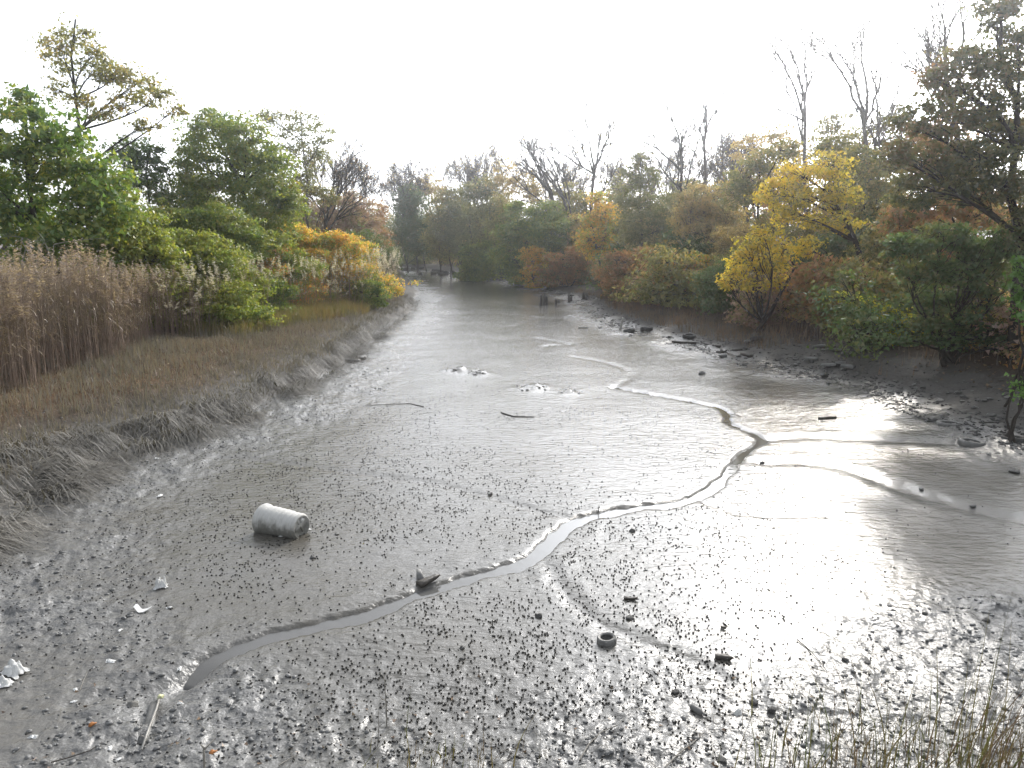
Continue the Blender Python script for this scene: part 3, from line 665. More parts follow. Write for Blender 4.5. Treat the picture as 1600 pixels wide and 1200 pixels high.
# --- far bank and right bank, from the bend towards the bridge
RT = [
 ('dense_tree', 'dark green tree with orange tinted top at the far bend', 640, 112, [(640, 305, 26, 18), (655, 330, 28, 26), (628, 335, 22, 26), (645, 370, 34, 30), (620, 380, 20, 26), (665, 385, 26, 24)], 'l_dusky', 0.24, 2.8, 41),
 ('orange_tree', 'thin orange tan tree behind the dark tree at the bend', 668, 118, [(668, 290, 24, 18), (690, 310, 24, 20), (650, 295, 18, 14)], 'l_tan', 0.24, 1.6, 42),
 ('olive_tree', 'rounded olive yellow tree standing right of the dark bend tree', 705, 104, [(700, 315, 26, 22), (715, 340, 30, 28), (690, 360, 28, 30), (715, 385, 34, 26)], 'l_olive', 0.24, 2.8, 43),
 ('green_tree', 'mid green tree with several thin trunks on the far bank', 750, 96, [(735, 300, 22, 18), (758, 290, 26, 22), (770, 320, 26, 26), (745, 335, 30, 28), (770, 360, 26, 28), (740, 375, 26, 24)], 'l_greygreen', 0.22, 2.2, 44),
 ('green_shrub', 'low deep green bush at the water edge on the far bank', 745, 92, [(735, 395, 24, 14), (758, 390, 22, 18), (745, 412, 26, 12)], 'l_vine', 0.2, 3.0, 45),
 ('green_tree', 'low spreading bright green tree under the two leaning trunks', 840, 80, [(815, 335, 30, 22), (850, 335, 30, 20), (875, 348, 22, 18), (830, 362, 40, 22), (800, 365, 26, 22), (865, 372, 28, 20)], 'l_vine', 0.2, 3.0, 46),
 ('tan_tree', 'pale tan thin tree behind the low bright green tree', 800, 95, [(790, 270, 28, 22), (815, 290, 26, 22), (840, 300, 26, 20), (780, 300, 26, 24)], 'l_tan', 0.22, 1.2, 47),
 ('orange_shrub', 'small orange shrub below the low bright green tree', 835, 76, [(828, 392, 20, 8), (845, 395, 16, 8), (832, 405, 18, 9)], 'l_gold', 0.18, 2.4, 48),
 ('rust_shrub', 'reddish brown undershrub beside the small orange shrub', 885, 72, [(875, 405, 28, 14), (905, 400, 24, 16), (890, 425, 34, 12)], 'l_rust', 0.18, 2.2, 49),
 ('orange_tree', 'slender orange tree with dark leaning stem on the right bank', 938, 66, [(935, 312, 18, 18), (945, 335, 20, 22), (925, 345, 18, 20), (950, 365, 22, 20), (920, 375, 22, 20), (940, 395, 26, 18)], 'l_gold', 0.19, 2.0, 50),
 ('green_tree', 'upright green tree with pointed top between leafless trees', 1003, 62, [(1000, 250, 16, 16), (990, 272, 20, 18), (1015, 280, 22, 20), (985, 305, 26, 24), (1020, 320, 28, 26), (990, 345, 32, 26), (1030, 360, 28, 26), (1000, 380, 34, 24)], 'l_greygreen', 0.17, 2.3, 51),
 ('rust_tree', 'low rust red bushy tree over the russet grass', 985, 53, [(965, 405, 24, 16), (995, 400, 26, 18), (975, 425, 30, 14), (1010, 420, 24, 18)], 'l_rust', 0.16, 2.6, 52),
 ('tan_tree', 'tan and yellow thin leaved tree right of the pointed green tree', 1100, 55, [(1085, 305, 28, 20), (1120, 300, 30, 22), (1095, 335, 36, 24), (1135, 335, 30, 26), (1110, 365, 36, 24), (1075, 350, 24, 26)], 'l_tan', 0.16, 2.0, 53),
 ('orange_shrub', 'drooping orange shrub overhanging the bank below the tan tree', 1070, 48, [(1060, 410, 26, 14), (1085, 405, 24, 14), (1055, 430, 20, 12), (1095, 425, 20, 16)], 'l_gold', 0.15, 2.3, 54),
 ('olive_tree', 'hazy olive tree behind the yellow trees', 1180, 47, [(1160, 270, 30, 22), (1195, 250, 32, 22), (1220, 235, 30, 22), (1180, 300, 34, 24), (1150, 305, 28, 24)], 'l_olive', 0.15, 1.7, 55),
 ('yellow_tree', 'bright yellow tree with hanging sprays over the mud bank', 1185, 35, [(1165, 385, 26, 20), (1192, 368, 26, 18), (1158, 420, 28, 22), (1195, 405, 32, 24), (1142, 440, 16, 16), (1225, 390, 24, 22), (1218, 430, 24, 20), (1180, 445, 26, 14)], 'l_yellow', 0.14, 2.0, 56),
 ('yellow_tree', 'tall yellow gold tree with dark leaning trunk on the right', 1365, 36, [(1210, 298, 28, 24), (1250, 275, 38, 28), (1295, 262, 36, 24), (1272, 308, 44, 24), (1232, 330, 34, 24), (1315, 300, 36, 24), (1282, 345, 40, 18), (1318, 352, 28, 16), (1255, 385, 28, 20)], 'l_yellow', 0.14, 1.9, 57),
 ('green_tree', 'grey green leafy tree between the yellow gold tree and dark tree', 1330, 44, [(1300, 230, 30, 20), (1340, 245, 34, 24), (1370, 280, 34, 26), (1350, 320, 34, 28), (1385, 330, 30, 28)], 'l_olive', 0.15, 2.1, 58),
 ('dark_tree', 'towering dark green and rust tree filling the top right corner', 1590, 25, [(1560, 20, 46, 32), (1590, 80, 46, 46), (1525, 90, 42, 34), (1470, 130, 42, 30), (1545, 150, 54, 38), (1490, 185, 52, 34), (1425, 185, 36, 26), (1580, 215, 50, 40), (1530, 240, 54, 34), (1455, 245, 50, 32), (1400, 240, 34, 26), (1500, 290, 60, 32), (1570, 290, 46, 36), (1430, 300, 44, 30), (1660, 150, 80, 120), (1640, 330, 60, 60)], 'l_darkrust', 0.12, 2.2, 59),
 ('rust_tree', 'rusty brown tree behind the dusky green shrubs on the right', 1480, 33, [(1430, 330, 40, 24), (1480, 320, 44, 26), (1530, 335, 44, 28), (1580, 340, 40, 30), (1400, 350, 30, 24)], 'l_rust', 0.14, 2.0, 60),
 ('green_tree', 'broad dusky green low tree hanging over the right mud bank', 1480, 25.5, [(1425, 385, 44, 26), (1475, 370, 46, 24), (1525, 385, 44, 28), (1440, 425, 46, 24), (1500, 425, 52, 28), (1555, 430, 40, 32), (1470, 465, 46, 24), (1530, 475, 46, 28), (1580, 380, 34, 40), (1500, 505, 40, 18), (1450, 503, 40, 18), (1488, 530, 44, 14), (1550, 520, 44, 22), (1425, 530, 30, 10), (1590, 540, 36, 20)], 'l_dusky', 0.12, 2.3, 61),
 ('yellow_shrub', 'low yellow green shrub reaching over the grey slabs', 1400, 29, [(1315, 465, 24, 7), (1345, 475, 26, 11), (1375, 487, 32, 15), (1410, 500, 36, 18), (1360, 505, 26, 12), (1440, 515, 30, 12), (1395, 520, 30, 10), (1365, 527, 26, 9), (1425, 532, 30, 10), (1395, 538, 24, 8)], 'l_yellowgreen', 0.115, 2.3, 62),
 ('bright_shrub', 'bright green leafy sprig at the right edge of the picture', 1615, 20, [(1600, 415, 16, 22), (1590, 455, 16, 16), (1605, 485, 18, 18), (1640, 440, 30, 60)], 'l_bright', 0.12, 2.2, 63),
 ('bright_shrub', 'tiny green plant at the right edge on dark mud', 1598, 17.5, [(1592, 600, 12, 8), (1606, 618, 14, 10)], 'l_bright', 0.09, 2.0, 64),
 ('brown_shrub', 'brown twiggy shrub in the shade under the tall yellow gold tree', 1260, 36, [(1230, 455, 34, 22), (1280, 450, 40, 26), (1330, 450, 34, 26)], 'l_mauve', 0.12, 1.0, 65),
 ('green_shrub', 'olive shrub at the bank foot left of the hanging yellow tree', 1120, 43, [(1105, 430, 26, 16), (1130, 415, 24, 18), (1125, 445, 30, 12)], 'l_olive', 0.14, 2.2, 66),
 ('brown_shrub', 'dull brown bank scrub between the rust and orange trees', 1040, 50, [(1030, 445, 34, 12), (1060, 450, 26, 10), (1035, 425, 22, 14)], 'l_tan', 0.14, 1.6, 67),
 ('green_tree', 'shaded green understory tree directly behind the yellow gold trunk', 1300, 41, [(1250, 400, 34, 24), (1290, 385, 36, 24), (1330, 400, 36, 26), (1270, 430, 40, 22), (1320, 435, 40, 22), (1360, 385, 32, 28), (1220, 420, 26, 24)], 'l_dusky', 0.15, 1.9, 90),
 ('olive_tree', 'dim olive understory tree behind the broad dusky green tree', 1410, 36, [(1380, 370, 34, 26), (1420, 355, 36, 26), (1390, 410, 36, 26), (1430, 400, 34, 26), (1400, 445, 38, 20)], 'l_olive', 0.14, 1.9, 91),
 ('tan_tree', 'tall hazy tan tree left of the tall glare trees', 1205, 54, [(1170, 235, 30, 22), (1205, 215, 34, 24), (1240, 235, 30, 24), (1190, 265, 36, 24), (1230, 275, 34, 24)], 'l_tan', 0.16, 1.0, 92),
 ('olive_tree', 'tall hazy olive tree between the two pale leafless glare trees', 1305, 53, [(1280, 215, 30, 24), (1310, 190, 30, 22), (1335, 220, 30, 24), (1300, 250, 38, 26)], 'l_olive', 0.16, 1.0, 93),
 ('rust_tree', 'tall hazy rusty tree just left of the towering dark tree', 1400, 50, [(1375, 215, 30, 24), (1405, 185, 30, 24), (1430, 210, 30, 26), (1395, 250, 38, 26), (1365, 260, 26, 24)], 'l_darkrust', 0.16, 1.3, 94),
 ('olive_tree', 'olive gold tree behind the slender orange tree', 900, 84, [(890, 320, 26, 22), (915, 310, 24, 20), (900, 350, 32, 26), (880, 300, 20, 16), (960, 300, 26, 22), (965, 335, 26, 26)], 'l_olive', 0.2, 2.0, 68),
 ('green_tree', 'shaded green tree behind the tan and yellow tree', 1060, 66, [(1050, 320, 30, 24), (1075, 300, 30, 20), (1060, 355, 34, 28), (1140, 290, 30, 20)], 'l_greygreen', 0.18, 1.9, 69)]
GT = {56: [(1215, 470), (1240, 420), (1225, 385)], 57: [(1362, 465), (1345, 400), (1322, 340), (1290, 300), (1262, 280)], 59: [(1592, 400), (1588, 250), (1580, 120), (1565, 20)], 50: [(938, 405), (928, 365), (922, 325)], 51: [(1003, 380), (1002, 300), (1000, 245)]}
RTO = {}
for a in RT:
    shrub = 'shrub' in a[0]
    RTO[a[8]] = tree(a[0], a[1], a[2], a[3], a[4], a[5], a[6], a[7] * (1.3 if a[2] > 1100 and not shrub and 'yellow' not in a[0] else 1.0), seed=a[8], trunk=GT.get(a[8]), r0=0.05 if shrub else (0.2 if a[8] in (57, 59) else 0.13), stems=4 if shrub else (3 if a[8] in (44, 46, 53, 61, 69) else 1), cat='shrub' if shrub else 'tree', crown='foliage' if shrub else 'crown', wood='stem' if shrub else 'trunk', bark='bark_dark' if a[8] >= 54 else 'bark', twigs=14 if not shrub else 5, clumpf=0.32, skirt=(shrub or a[8] in (46, 52, 53, 90, 91)) if a[8] not in (62, 63, 64) else False)
for i, (px, Y, tp, k_, wh) in enumerate([(690, 108, 315, 43, 'olive tree filling in left of the rounded olive bend tree'), (725, 101, 305, 44, 'grey green tree between the bend trees'), (790, 92, 300, 68, 'olive tree left of the low bright green tree'), (870, 86, 312, 44, 'grey green tree behind the leaning trunks'), (905, 78, 330, 53, 'tan tree left of the slender orange tree'), (965, 70, 318, 68, 'olive gold tree left of the pointed green tree'), (1035, 66, 322, 53, 'tan yellow tree right of the pointed green tree'), (1065, 56, 345, 90, 'green tree in front of the nest tree'), (1120, 60, 290, 68, 'olive tree rising behind the tan and yellow tree'), (1145, 48, 345, 53, 'tan tree left of the hanging yellow tree'), (1160, 42, 385, 90, 'green tree touching the hanging yellow tree'), (1235, 46, 330, 68, 'olive tree seen through the two yellow trees'), (1300, 48, 300, 53, 'tan tree behind the yellow gold crown'), (1375, 42, 330, 90, 'green tree behind the yellow gold trunk'), (1440, 40, 310, 68, 'olive tree beneath the towering dark tree')]):
    src = RTO[k_]; bx = at(px, 500, Y)[0]; bz = H1(bx, Y); hs = max(v.co.z for v in [c for c in src.children if c.name.startswith('crown')][0].data.vertices) 
    clone(src, 'leafy_tree', (bx, Y, bz - 0.06), 0.7 + 1.9 * i, (at(px, tp, Y)[2] - bz) / hs, wh, 'tree', 'leafy trees packed along the right bank')
BT = [
 ('leafless trees crowded far behind the bend', 'grey leafless tree rising behind the orange tan bend tree', 690, 125, [(668, 262), (700, 250), (720, 262), (650, 275)], 0.2, 71, (690, 305)),
 (None, 'pale leafless tree right of the bend behind the mid green tree', 745, 118, [(730, 255), (760, 252), (705, 262), (775, 262)], 0.2, 72, (742, 305)),
 (None, 'leafless trunk leaning far left, lower of the two leaning trunks', 905, 82, [(792, 232), (800, 250), (830, 238), (785, 262), (815, 222)], 0.22, 73, (862, 305)),
 (None, 'leafless trunk leaning left, upper of the two leaning trunks', 915, 80, [(822, 222), (850, 232), (838, 242), (862, 238)], 0.2, 74, (880, 310)),
 (None, 'vase shaped leafless tree with faint orange tips above the orange tree', 925, 74, [(912, 182), (970, 182), (942, 190), (895, 205), (862, 228), (955, 205)], 0.2, 75, (928, 272)),
 (None, 'leafless tree holding a dark nest ball', 1065, 64, [(1045, 175), (1070, 185), (1020, 225), (1085, 185), (1012, 222), (1100, 200)], 0.18, 76, (1065, 270)),
 (None, 'straight pale leafless trunk beside the nest tree', 1097, 60, [(1102, 160), (1115, 178), (1088, 190), (1125, 195)], 0.15, 77, (1100, 222)),
 (None, 'tall pale leafless tree fading into sun glare left of the gold tree', 1262, 52, [(1200, 60), (1222, 50), (1255, 45), (1190, 95), (1270, 60), (1180, 150)], 0.15, 78, (1258, 190)),
 (None, 'tallest leafless tree in the glare behind the yellow gold tree', 1358, 48, [(1330, 25), (1300, 60), (1265, 45), (1378, 100), (1345, 60), (1380, 140)], 0.16, 79, (1350, 200)),
 (None, 'leafless branches beside the towering dark tree top', 1500, 34, [(1450, 60), (1475, 5), (1440, 75), (1500, 0), (1430, 80), (1480, 40)], 0.15, 80, (1490, 170)),
 (None, 'leafless tree with drooping twigs left of the tall glare trees', 1165, 62, [(1130, 235), (1160, 220), (1190, 225), (1110, 255)], 0.18, 81, (1165, 290))]
for grp, lb, px, Y, tops, r0, sdv, fk in BT:
    lf = {75: ('l_tan', 260), 73: ('l_tan', 160), 72: ('l_tan', 500), 71: ('l_tan', 300)}.get(sdv)
    bare('leafless_tree', lb, px, Y, tops, r0, 'bark' if sdv in (73, 74, 75, 76) else 'bark_pale', sdv, lf[0] if lf else None, lf[1] if lf else 0, 0.16, fork=fk)
ORD = ['nearest', 'second', 'third', 'fourth', 'fifth', 'sixth', 'seventh', 'eighth', 'ninth', 'tenth', 'eleventh', 'twelfth', 'thirteenth', 'fourteenth', 'fifteenth', 'sixteenth', 'seventeenth', 'eighteenth', 'nineteenth', 'twentieth', 'twenty first', 'twenty second', 'twenty third', 'twenty fourth', 'twenty fifth', 'twenty sixth', 'twenty seventh', 'twenty eighth', 'twenty ninth', 'thirtieth']
# fine twigged leafless trees along the skyline
TWIG = [bare('leafless_tree', 'twiggy leafless tree on the skyline right of the creek bend', 620, 120, [(605, 285), (628, 275), (645, 285), (595, 300), (660, 295)], 0.17, 'bark', 95, 'l_tan', 500, 0.2, nb=(7, 10), fork=(622, 340)),
        bare('leafless_tree', 'twiggy leafless tree on the skyline behind the upright green tree', 1040, 80, [(1015, 255), (1040, 240), (1065, 250), (1000, 280), (1080, 270)], 0.16, 'bark_pale', 96, 'l_tan', 350, 0.16, nb=(7, 10), fork=(1042, 320))]
rt_ = R(97); TWP = [(655, 116, 268, 'above the dark bend tree'), (720, 112, 255, 'above the rounded olive bend tree'), (775, 108, 248, 'left of the two leaning trunks'), (860, 96, 262, 'between the leaning trunks and vase tree'), (890, 92, 258, 'just left of the vase shaped tree'), (965, 88, 255, 'right of the vase shaped tree'), (985, 84, 270, 'behind the left side of the pointed green tree'), (1085, 76, 248, 'right of the nest tree'), (1130, 70, 232, 'over the tan and yellow tree'), (1150, 64, 215, 'left of the tall hazy tan tree'), (560, 100, 262, 'behind the dark left bank fan tree'), (530, 84, 250, 'left of the creek bend beside the fan tree')]
for i, (px, Y, tp, wh) in enumerate(TWP):
    src = TWIG[i % 2]; bx = at(px, 500, Y)[0]; bz = H1(bx, Y); hs = at(620 if i % 2 == 0 else 1040, 275 if i % 2 == 0 else 240, 120 if i % 2 == 0 else 80)[2] - src.location[2]
    clone(src, 'leafless_tree', (bx, Y, bz - 0.06), rt_.uniform(0, 6.28), (at(px, tp, Y)[2] - bz) / hs, 'twiggy leafless tree on the skyline ' + wh, 'tree', 'twiggy skyline trees')
# second line of woodland closing the view behind the right bank
rb = R(500); WS = {}; TS = {}
for i in range(16):
    Y = [140, 138, 132, 126, 118, 110, 102, 95, 88, 82, 75, 70, 64, 58, 52, 46][i]; px = [600, 650, 700, 750, 800, 850, 905, 960, 1010, 1060, 1120, 1180, 1240, 1310, 1390, 1470][i]
    top = [330, 320, 315, 310, 315, 310, 310, 300, 300, 295, 285, 255, 235, 225, 200, 185][i]
    bl = []
    for k in range(9 if i > 9 else 7):
        bl.append((px + rb.uniform(-46, 46), top + 22 + k * (24 if i > 9 else 14) + rb.uniform(-8, 8), rb.uniform(24, 36), rb.uniform(18, 26)))
    key = (i % 4) + (10 if i > 9 else 0); lb = '%s woodland tree, %s from the creek bend in the line behind right bank' % (['olive', 'dark green', 'grey green', 'rusty'][i % 4], ORD[i])
    if key in WS:
        bx = at(px, 500, Y)[0]; bz = H1(bx, Y); clone(WS[key][0], 'woodland_tree', (bx, Y, bz - 0.06), rb.uniform(0, 6.28), (at(px, top, Y)[2] - bz) / WS[key][1], lb, 'tree', 'woodland trees behind the right bank')
    else:
        o_ = tree('woodland_tree', lb, px, Y, bl, ['l_olive', 'l_dusky', 'l_greygreen', 'l_rust'][i % 4], 0.26 if Y > 90 else 0.2, 1.9, seed=510 + i, r0=0.16, group='woodland trees behind the right bank', clumpf=0.35)
        WS[key] = (o_, at(px, top, Y)[2] - o_.location[2])
for i, (px, Y, top) in enumerate([(-30, 44, 215), (180, 56, 250), (290, 66, 270), (400, 78, 290), (520, 92, 315), (560, 104, 330), (600, 125, 355)]):
    bl = [(px + rb.uniform(-40, 40), top + 25 + k * 20, rb.uniform(30, 42), rb.uniform(20, 30)) for k in range(6)]
    tree('woodland_tree', '%s woodland tree, %s from the left edge in the line behind left bank' % (['dark green', 'olive', 'grey green'][i % 3], ORD[i]), px, Y, bl, ['l_dusky', 'l_olive', 'l_greygreen'][i % 3], 0.22, 1.9, seed=540 + i, r0=0.16, group='woodland trees behind the left bank', clumpf=0.35)
for i in range(11):
    px = 1120 + 42 * i; Y = 72 - i * 1.2 + (i % 3) * 3; bx = at(px, 500, Y)[0]; bz = H1(bx, Y); k_ = 10 + i % 4
    clone(WS[k_][0], 'woodland_tree', (bx, Y, bz - 0.06), i * 2.1, (at(px, 285 - 5 * i, Y)[2] - bz) / WS[k_][1], 'far woodland tree glimpsed between right bank trunks, %s from the nest tree' % ORD[i], 'tree', 'woodland trees glimpsed behind the yellow trees')
for i, (xx, yy, k_, h_) in enumerate([(27, 22, 10, 15), (33, 30, 11, 16), (39, 38, 12, 16), (24, 12, 13, 13), (45, 48, 10, 17), (21, 3, 11, 12), (52, 58, 12, 17)]):
    clone(WS[k_][0], 'woodland_tree', (xx, yy, H1(xx, yy) - 0.06), i * 1.3, h_ / WS[k_][1], 'woodland tree beyond the towering dark tree, %s outward' % ORD[i], 'tree', 'woodland trees past the right edge')
# thicket of low shrubs along the foot of the right bank
ru = R(560)
for i in range(30):
    yy = 20 + 95 * (i / 29) ** 1.35; ex = np.interp(yy, RIGHT[:, 1], RIGHT[:, 0]); xx = ex + ru.uniform(4.6, 9.0)
    tt = yy / (F * CP + 80 * SP); pp = 800 + xx / tt; zz = H1(xx, yy); vb = None
    bl = []
    for k in range(5):
        r_ = ru.uniform(0.7, 1.2) * (1 + yy / 130); zc = zz + r_ * ru.uniform(0.5, 1.6); v_ = (CAMH - zc) / yy
        py = 600 + F * math.tan(math.atan(v_) - PITCH); m_ = pxs(yy, py); bl.append((800 + (xx + ru.normal() * 1.1) / m_, py, r_ / m_, r_ * 0.7 / m_))
    lb = 'low tangled %s thicket shrub, %s from the bridge along the right bank' % (['dark green', 'olive', 'rusty', 'mauve', 'tan'][i % 5], ORD[i])
    if i % 5 in TS: clone(TS[i % 5][0], 'thicket_shrub', (xx, yy, zz - 0.05), ru.uniform(0, 6.28), (1 + yy / 130) / TS[i % 5][1] * ru.uniform(0.7, 1.55), lb, 'shrub', 'thicket shrubs along the right bank')
    else: TS[i % 5] = (tree('thicket_shrub', lb, pp, yy, bl, ['l_dusky', 'l_olive', 'l_rust', 'l_mauve', 'l_tan'][i % 5], 0.12 + yy * 0.001, 1.3, seed=561 + i, r0=0.04, stems=4, cat='shrub', group='thicket shrubs along the right bank', crown='foliage', wood='stem', bark='bark_dark', twigs=5, skirt=True), 1 + yy / 130)
# nest in the leafless tree
rn = R(600); c = at(1055, 217, 64); V, Q = strands(np.stack([c + (d := rn.normal(size=(260, 3)) * 0.17), c + d + rn.normal(size=(260, 3)) * 0.16, c + d * 0.6 + rn.normal(size=(260, 3)) * 0.2], 1), np.full(260, 0.05), rn)
tag(mesh('nest', V - c, Q, None, M['twig'], loc=c), 'dark ball of twigs and leaves lodged high in a leafless tree', 'nest')

# ------------------------------------------------------------------ grasses and reeds
def rootpts(rng, n, xr, yr, test):
    x = rng.uniform(*xr, n); y = rng.uniform(*yr, n); k = test(x, y); return x[k], y[k]
def blades(x, y, hgt, wid, rng, lean=0.25, segs=4, bend=None, dz=-0.03):
    n = len(x); z = height(x, y) + dz; L = hgt * rng.uniform(0.55, 1.15, n)
    a = rng.uniform(0, 2 * math.pi, n); ln = np.abs(rng.normal(size=n)) * lean
    dx, dy = np.cos(a) * ln, np.sin(a) * ln
    if bend is not None: dx = dx + bend[0]; dy = dy + bend[1]
    t = np.linspace(0, 1, segs)
    P = np.stack([x[:, None] + dx[:, None] * L[:, None] * t ** 1.7, y[:, None] + dy[:, None] * L[:, None] * t ** 1.7, z[:, None] + L[:, None] * (t - 0.18 * t * t * np.minimum(ln * 3, 2)[:, None])], -1)
    return strands(P, wid * rng.uniform(0.6, 1.3, n), rng)
rg = R(700)
def leftzone(lo, hi): return lambda x, y: (lambda d: (sides(x, y) < 0) & (d > lo) & (d < hi) & (rg.random(len(x)) < np.clip(30 / y, 0.25, 1)))(creek(x, y))
x, y = rootpts(rg, 130000, (-24, -4), (8, 62), leftzone(0.25, 8.5))
d = creek(x, y); keep = rg.random(len(x)) < ss((d - 0.25) / 0.8); x, y, d = x[keep], y[keep], d[keep]
hh = (0.22 + 1.0 * fbm(x * 0.9, y * 0.9, 3, 3) ** 1.3) * (0.55 + 0.45 * ss((d - 1) / 3))
V, Q = blades(x, y, hh * np.where(d > 2.5, 0.62, 0.8), 0.028, rg, 0.3, 3)
tag(mesh('marsh_grass', V, Q, None, M['g_brown']), 'fine brown grey marsh grass covering the left bank shelf', 'grass', kind='stuff')
# golden strip in front of the white plumed reeds
x, y = rootpts(rg, 42000, (-22, -5), (31, 60), lambda x, y: (sides(x, y) < 0) & (creek(x, y) > np.interp(y, [31, 44], [4.6, 1.8])) & (creek(x, y) < 7.5) & (vn(x * 0.5, y * 0.4, 6) > 0.22))
V, Q = blades(x, y, 0.75, 0.036, rg, 0.28)
tag(mesh('golden_grass', V, Q, None, M['g_gold']), 'golden and green grass strip below the white plumed reeds', 'grass', kind='stuff')
# grey matted grass combed over the scarp
x, y = rootpts(rg, 120000, (-12.5, -5), (8.0, 60), leftzone(-0.35, 2.3))
k_ = creek(x, y) < np.interp(y, [13, 18], [2.3, 1.3]); x, y = x[k_], y[k_]
cl = vn(x * 1.1, y * 1.1, 17); keep = rg.random(len(x)) < (0.12 + 0.55 * (cl > 0.42)) * np.interp(y, [8, 15, 20, 32, 60], [1.7, 1.6, 0.9, 0.5, 0.4]); x, y = x[keep], y[keep]
n = len(x); e = 0.15
gx = creek(x + e, y) - creek(x - e, y); gy = creek(x, y + e) - creek(x, y - e)
dirv = -nrm(np.stack([gx, gy], -1)); sw = (vn(x * 0.7, y * 0.7, 19) - 0.5) * 2.2 - 0.35 + rg.normal(size=n) * 0.5
dv = np.stack([dirv[:, 0] * np.cos(sw) - dirv[:, 1] * np.sin(sw), dirv[:, 0] * np.sin(sw) + dirv[:, 1] * np.cos(sw)], -1)
L = rg.uniform(0.5, 1.3, n); t = np.linspace(0, 1, 5)
PX = x[:, None] + dv[:, 0:1] * L[:, None] * t; PY = y[:, None] + dv[:, 1:2] * L[:, None] * t
PZ = height(PX.ravel(), PY.ravel()).reshape(n, 5)
arch = (rg.uniform(0.02, 0.34, n) * (0.4 + vn(x * 1.6, y * 1.6, 25)))[:, None] * np.sin(np.pi * np.clip(t * 1.05 + 0.08, 0, 1))
PZ = np.maximum(PZ, 0.0) + 0.012 + arch
side = np.stack([-dv[:, 1], dv[:, 0], np.zeros(n)], -1)
V, Q = strands(np.stack([PX, PY, PZ], -1), 0.02 * rg.uniform(0.6, 1.5, n), rg, side)
tag(mesh('matted_grass', V, Q, None, M['g_grey']), 'grey flattened dead grass hanging over the left bank edge', 'grass', kind='stuff')
# right bank grass
x, y = rootpts(rg, 60000, (3, 24), (24, 75), lambda x, y: (sides(x, y) > 0) & (creek(x, y) > 1.6) & (creek(x, y) < 5.5) & (vn(x * 0.35, y * 0.22, 31) > 0.36) & (rg.random(len(x)) < np.clip((y - 24) / 14, 0.05, 1)))
V, Q = blades(x, y, 0.62, 0.026, rg, 0.3)
tag(mesh('russet_grass', V, Q, None, M['g_red']), 'sparse russet and grey grass along the right bank foot', 'grass', kind='stuff')
# brush under the right bank trees
x, y = rootpts(rg, 26000, (3, 34), (20, 120), lambda x, y: (sides(x, y) > 0) & (creek(x, y) > 4.2) & (creek(x, y) < 13) & (vn(x * 0.4, y * 0.3, 33) > 0.3))
V, Q = blades(x, y, 1.15, 0.03, rg, 0.5, 4)
tag(mesh('undergrowth', V, Q, None, M['twig']), 'brown leafless undergrowth in the shade of the right bank trees', 'undergrowth', kind='stuff')
# fallen leaves on the right bank
x, y = rootpts(rg, 16000, (6, 34), (16, 70), lambda x, y: (sides(x, y) > 0) & (creek(x, y) > 2.8) & (creek(x, y) < 12))
P = np.stack([x, y, height(x, y) + 0.015], -1); V, Q = leaves(P, rg.normal(size=P.shape) * 0.35 + np.array([0, 0, 1]), 0.10, rg)
tag(mesh('fallen_leaves', V, None, Q, M['litterleaf']), 'brown fallen leaves scattered on the right bank', 'leaves', kind='stuff')
# foreground grass at the foot of the bridge
x, y = rootpts(rg, 30000, (-1.6, 8.5), (4.7, 7.4), lambda x, y: rg.random(len(x)) < (0.17 * ss((x - 1.2) / 3.2) * ss((7.2 - y - 0.25 * vn(x * 3, y * 3, 41)) / 1.1) + 0.10 * np.exp(-((x + 0.6) / 0.55) ** 2) * ss((6.75 - y) / 0.5)) * (0.3 + 1.2 * vn(x * 1.7, y * 1.7, 42)))
V, Q = blades(x, y, (0.45 + 0.55 * ss((x - 1) / 3)) * (0.4 + 1.15 * rg.random(len(x)) ** 1.5), 0.013, rg, 0.38, 6, bend=(0.08, 0.05))
tag(mesh('bank_grass', V, Q, None, M['g_front']), 'green and straw coloured grass tufts along the bottom edge', 'grass', kind='stuff')
# dead straw lying on the near bank
x, y = rootpts(rg, 9000, (-6.5, 7.5), (5.0, 7.6), lambda x, y: rg.random(len(x)) < 0.16 * ss((7.4 - y) / 1.4) * (vn(x * 1.3, y * 1.3, 44) + 0.25 * (x > 0)))
n = len(x); a = rg.uniform(0, 6.28, n); L = rg.uniform(0.08, 0.42, n); t = np.linspace(-0.5, 0.5, 4)
PX = x[:, None] + np.cos(a)[:, None] * L[:, None] * t + rg.normal(size=(n, 4)) * 0.012; PY = y[:, None] + np.sin(a)[:, None] * L[:, None] * t + rg.normal(size=(n, 4)) * 0.012
PZ = height(PX.ravel(), PY.ravel()).reshape(n, 4) + 0.015 + np.abs(rg.normal(size=(n, 1))) * 0.03
V, Q = strands(np.stack([PX, PY, PZ], -1), np.full(n, 0.008), rg, taper=[1, 1, 1, 0.6])
tag(mesh('dead_straw', V, Q, None, M['g_grey']), 'dead straw and stalk bits strewn on the near mud', 'straw', kind='stuff')
# leaf and shell crumbs on the near bank
x, y = rootpts(rg, 1300, (-7, 8), (5.0, 8.6), lambda x, y: rg.random(len(x)) < 0.3 * ss((8.6 - y) / 2.5))
P = np.stack([x, y, height(x, y) + 0.008], -1); V, Q = leaves(P, rg.normal(size=P.shape) * 0.5 + np.array([0, 0, 1]), 0.04, rg)
tag(mesh('leaf_crumbs', V, None, Q, M['litterleaf']), 'small leaf crumbs scattered over the near mud', 'leaves', kind='stuff')

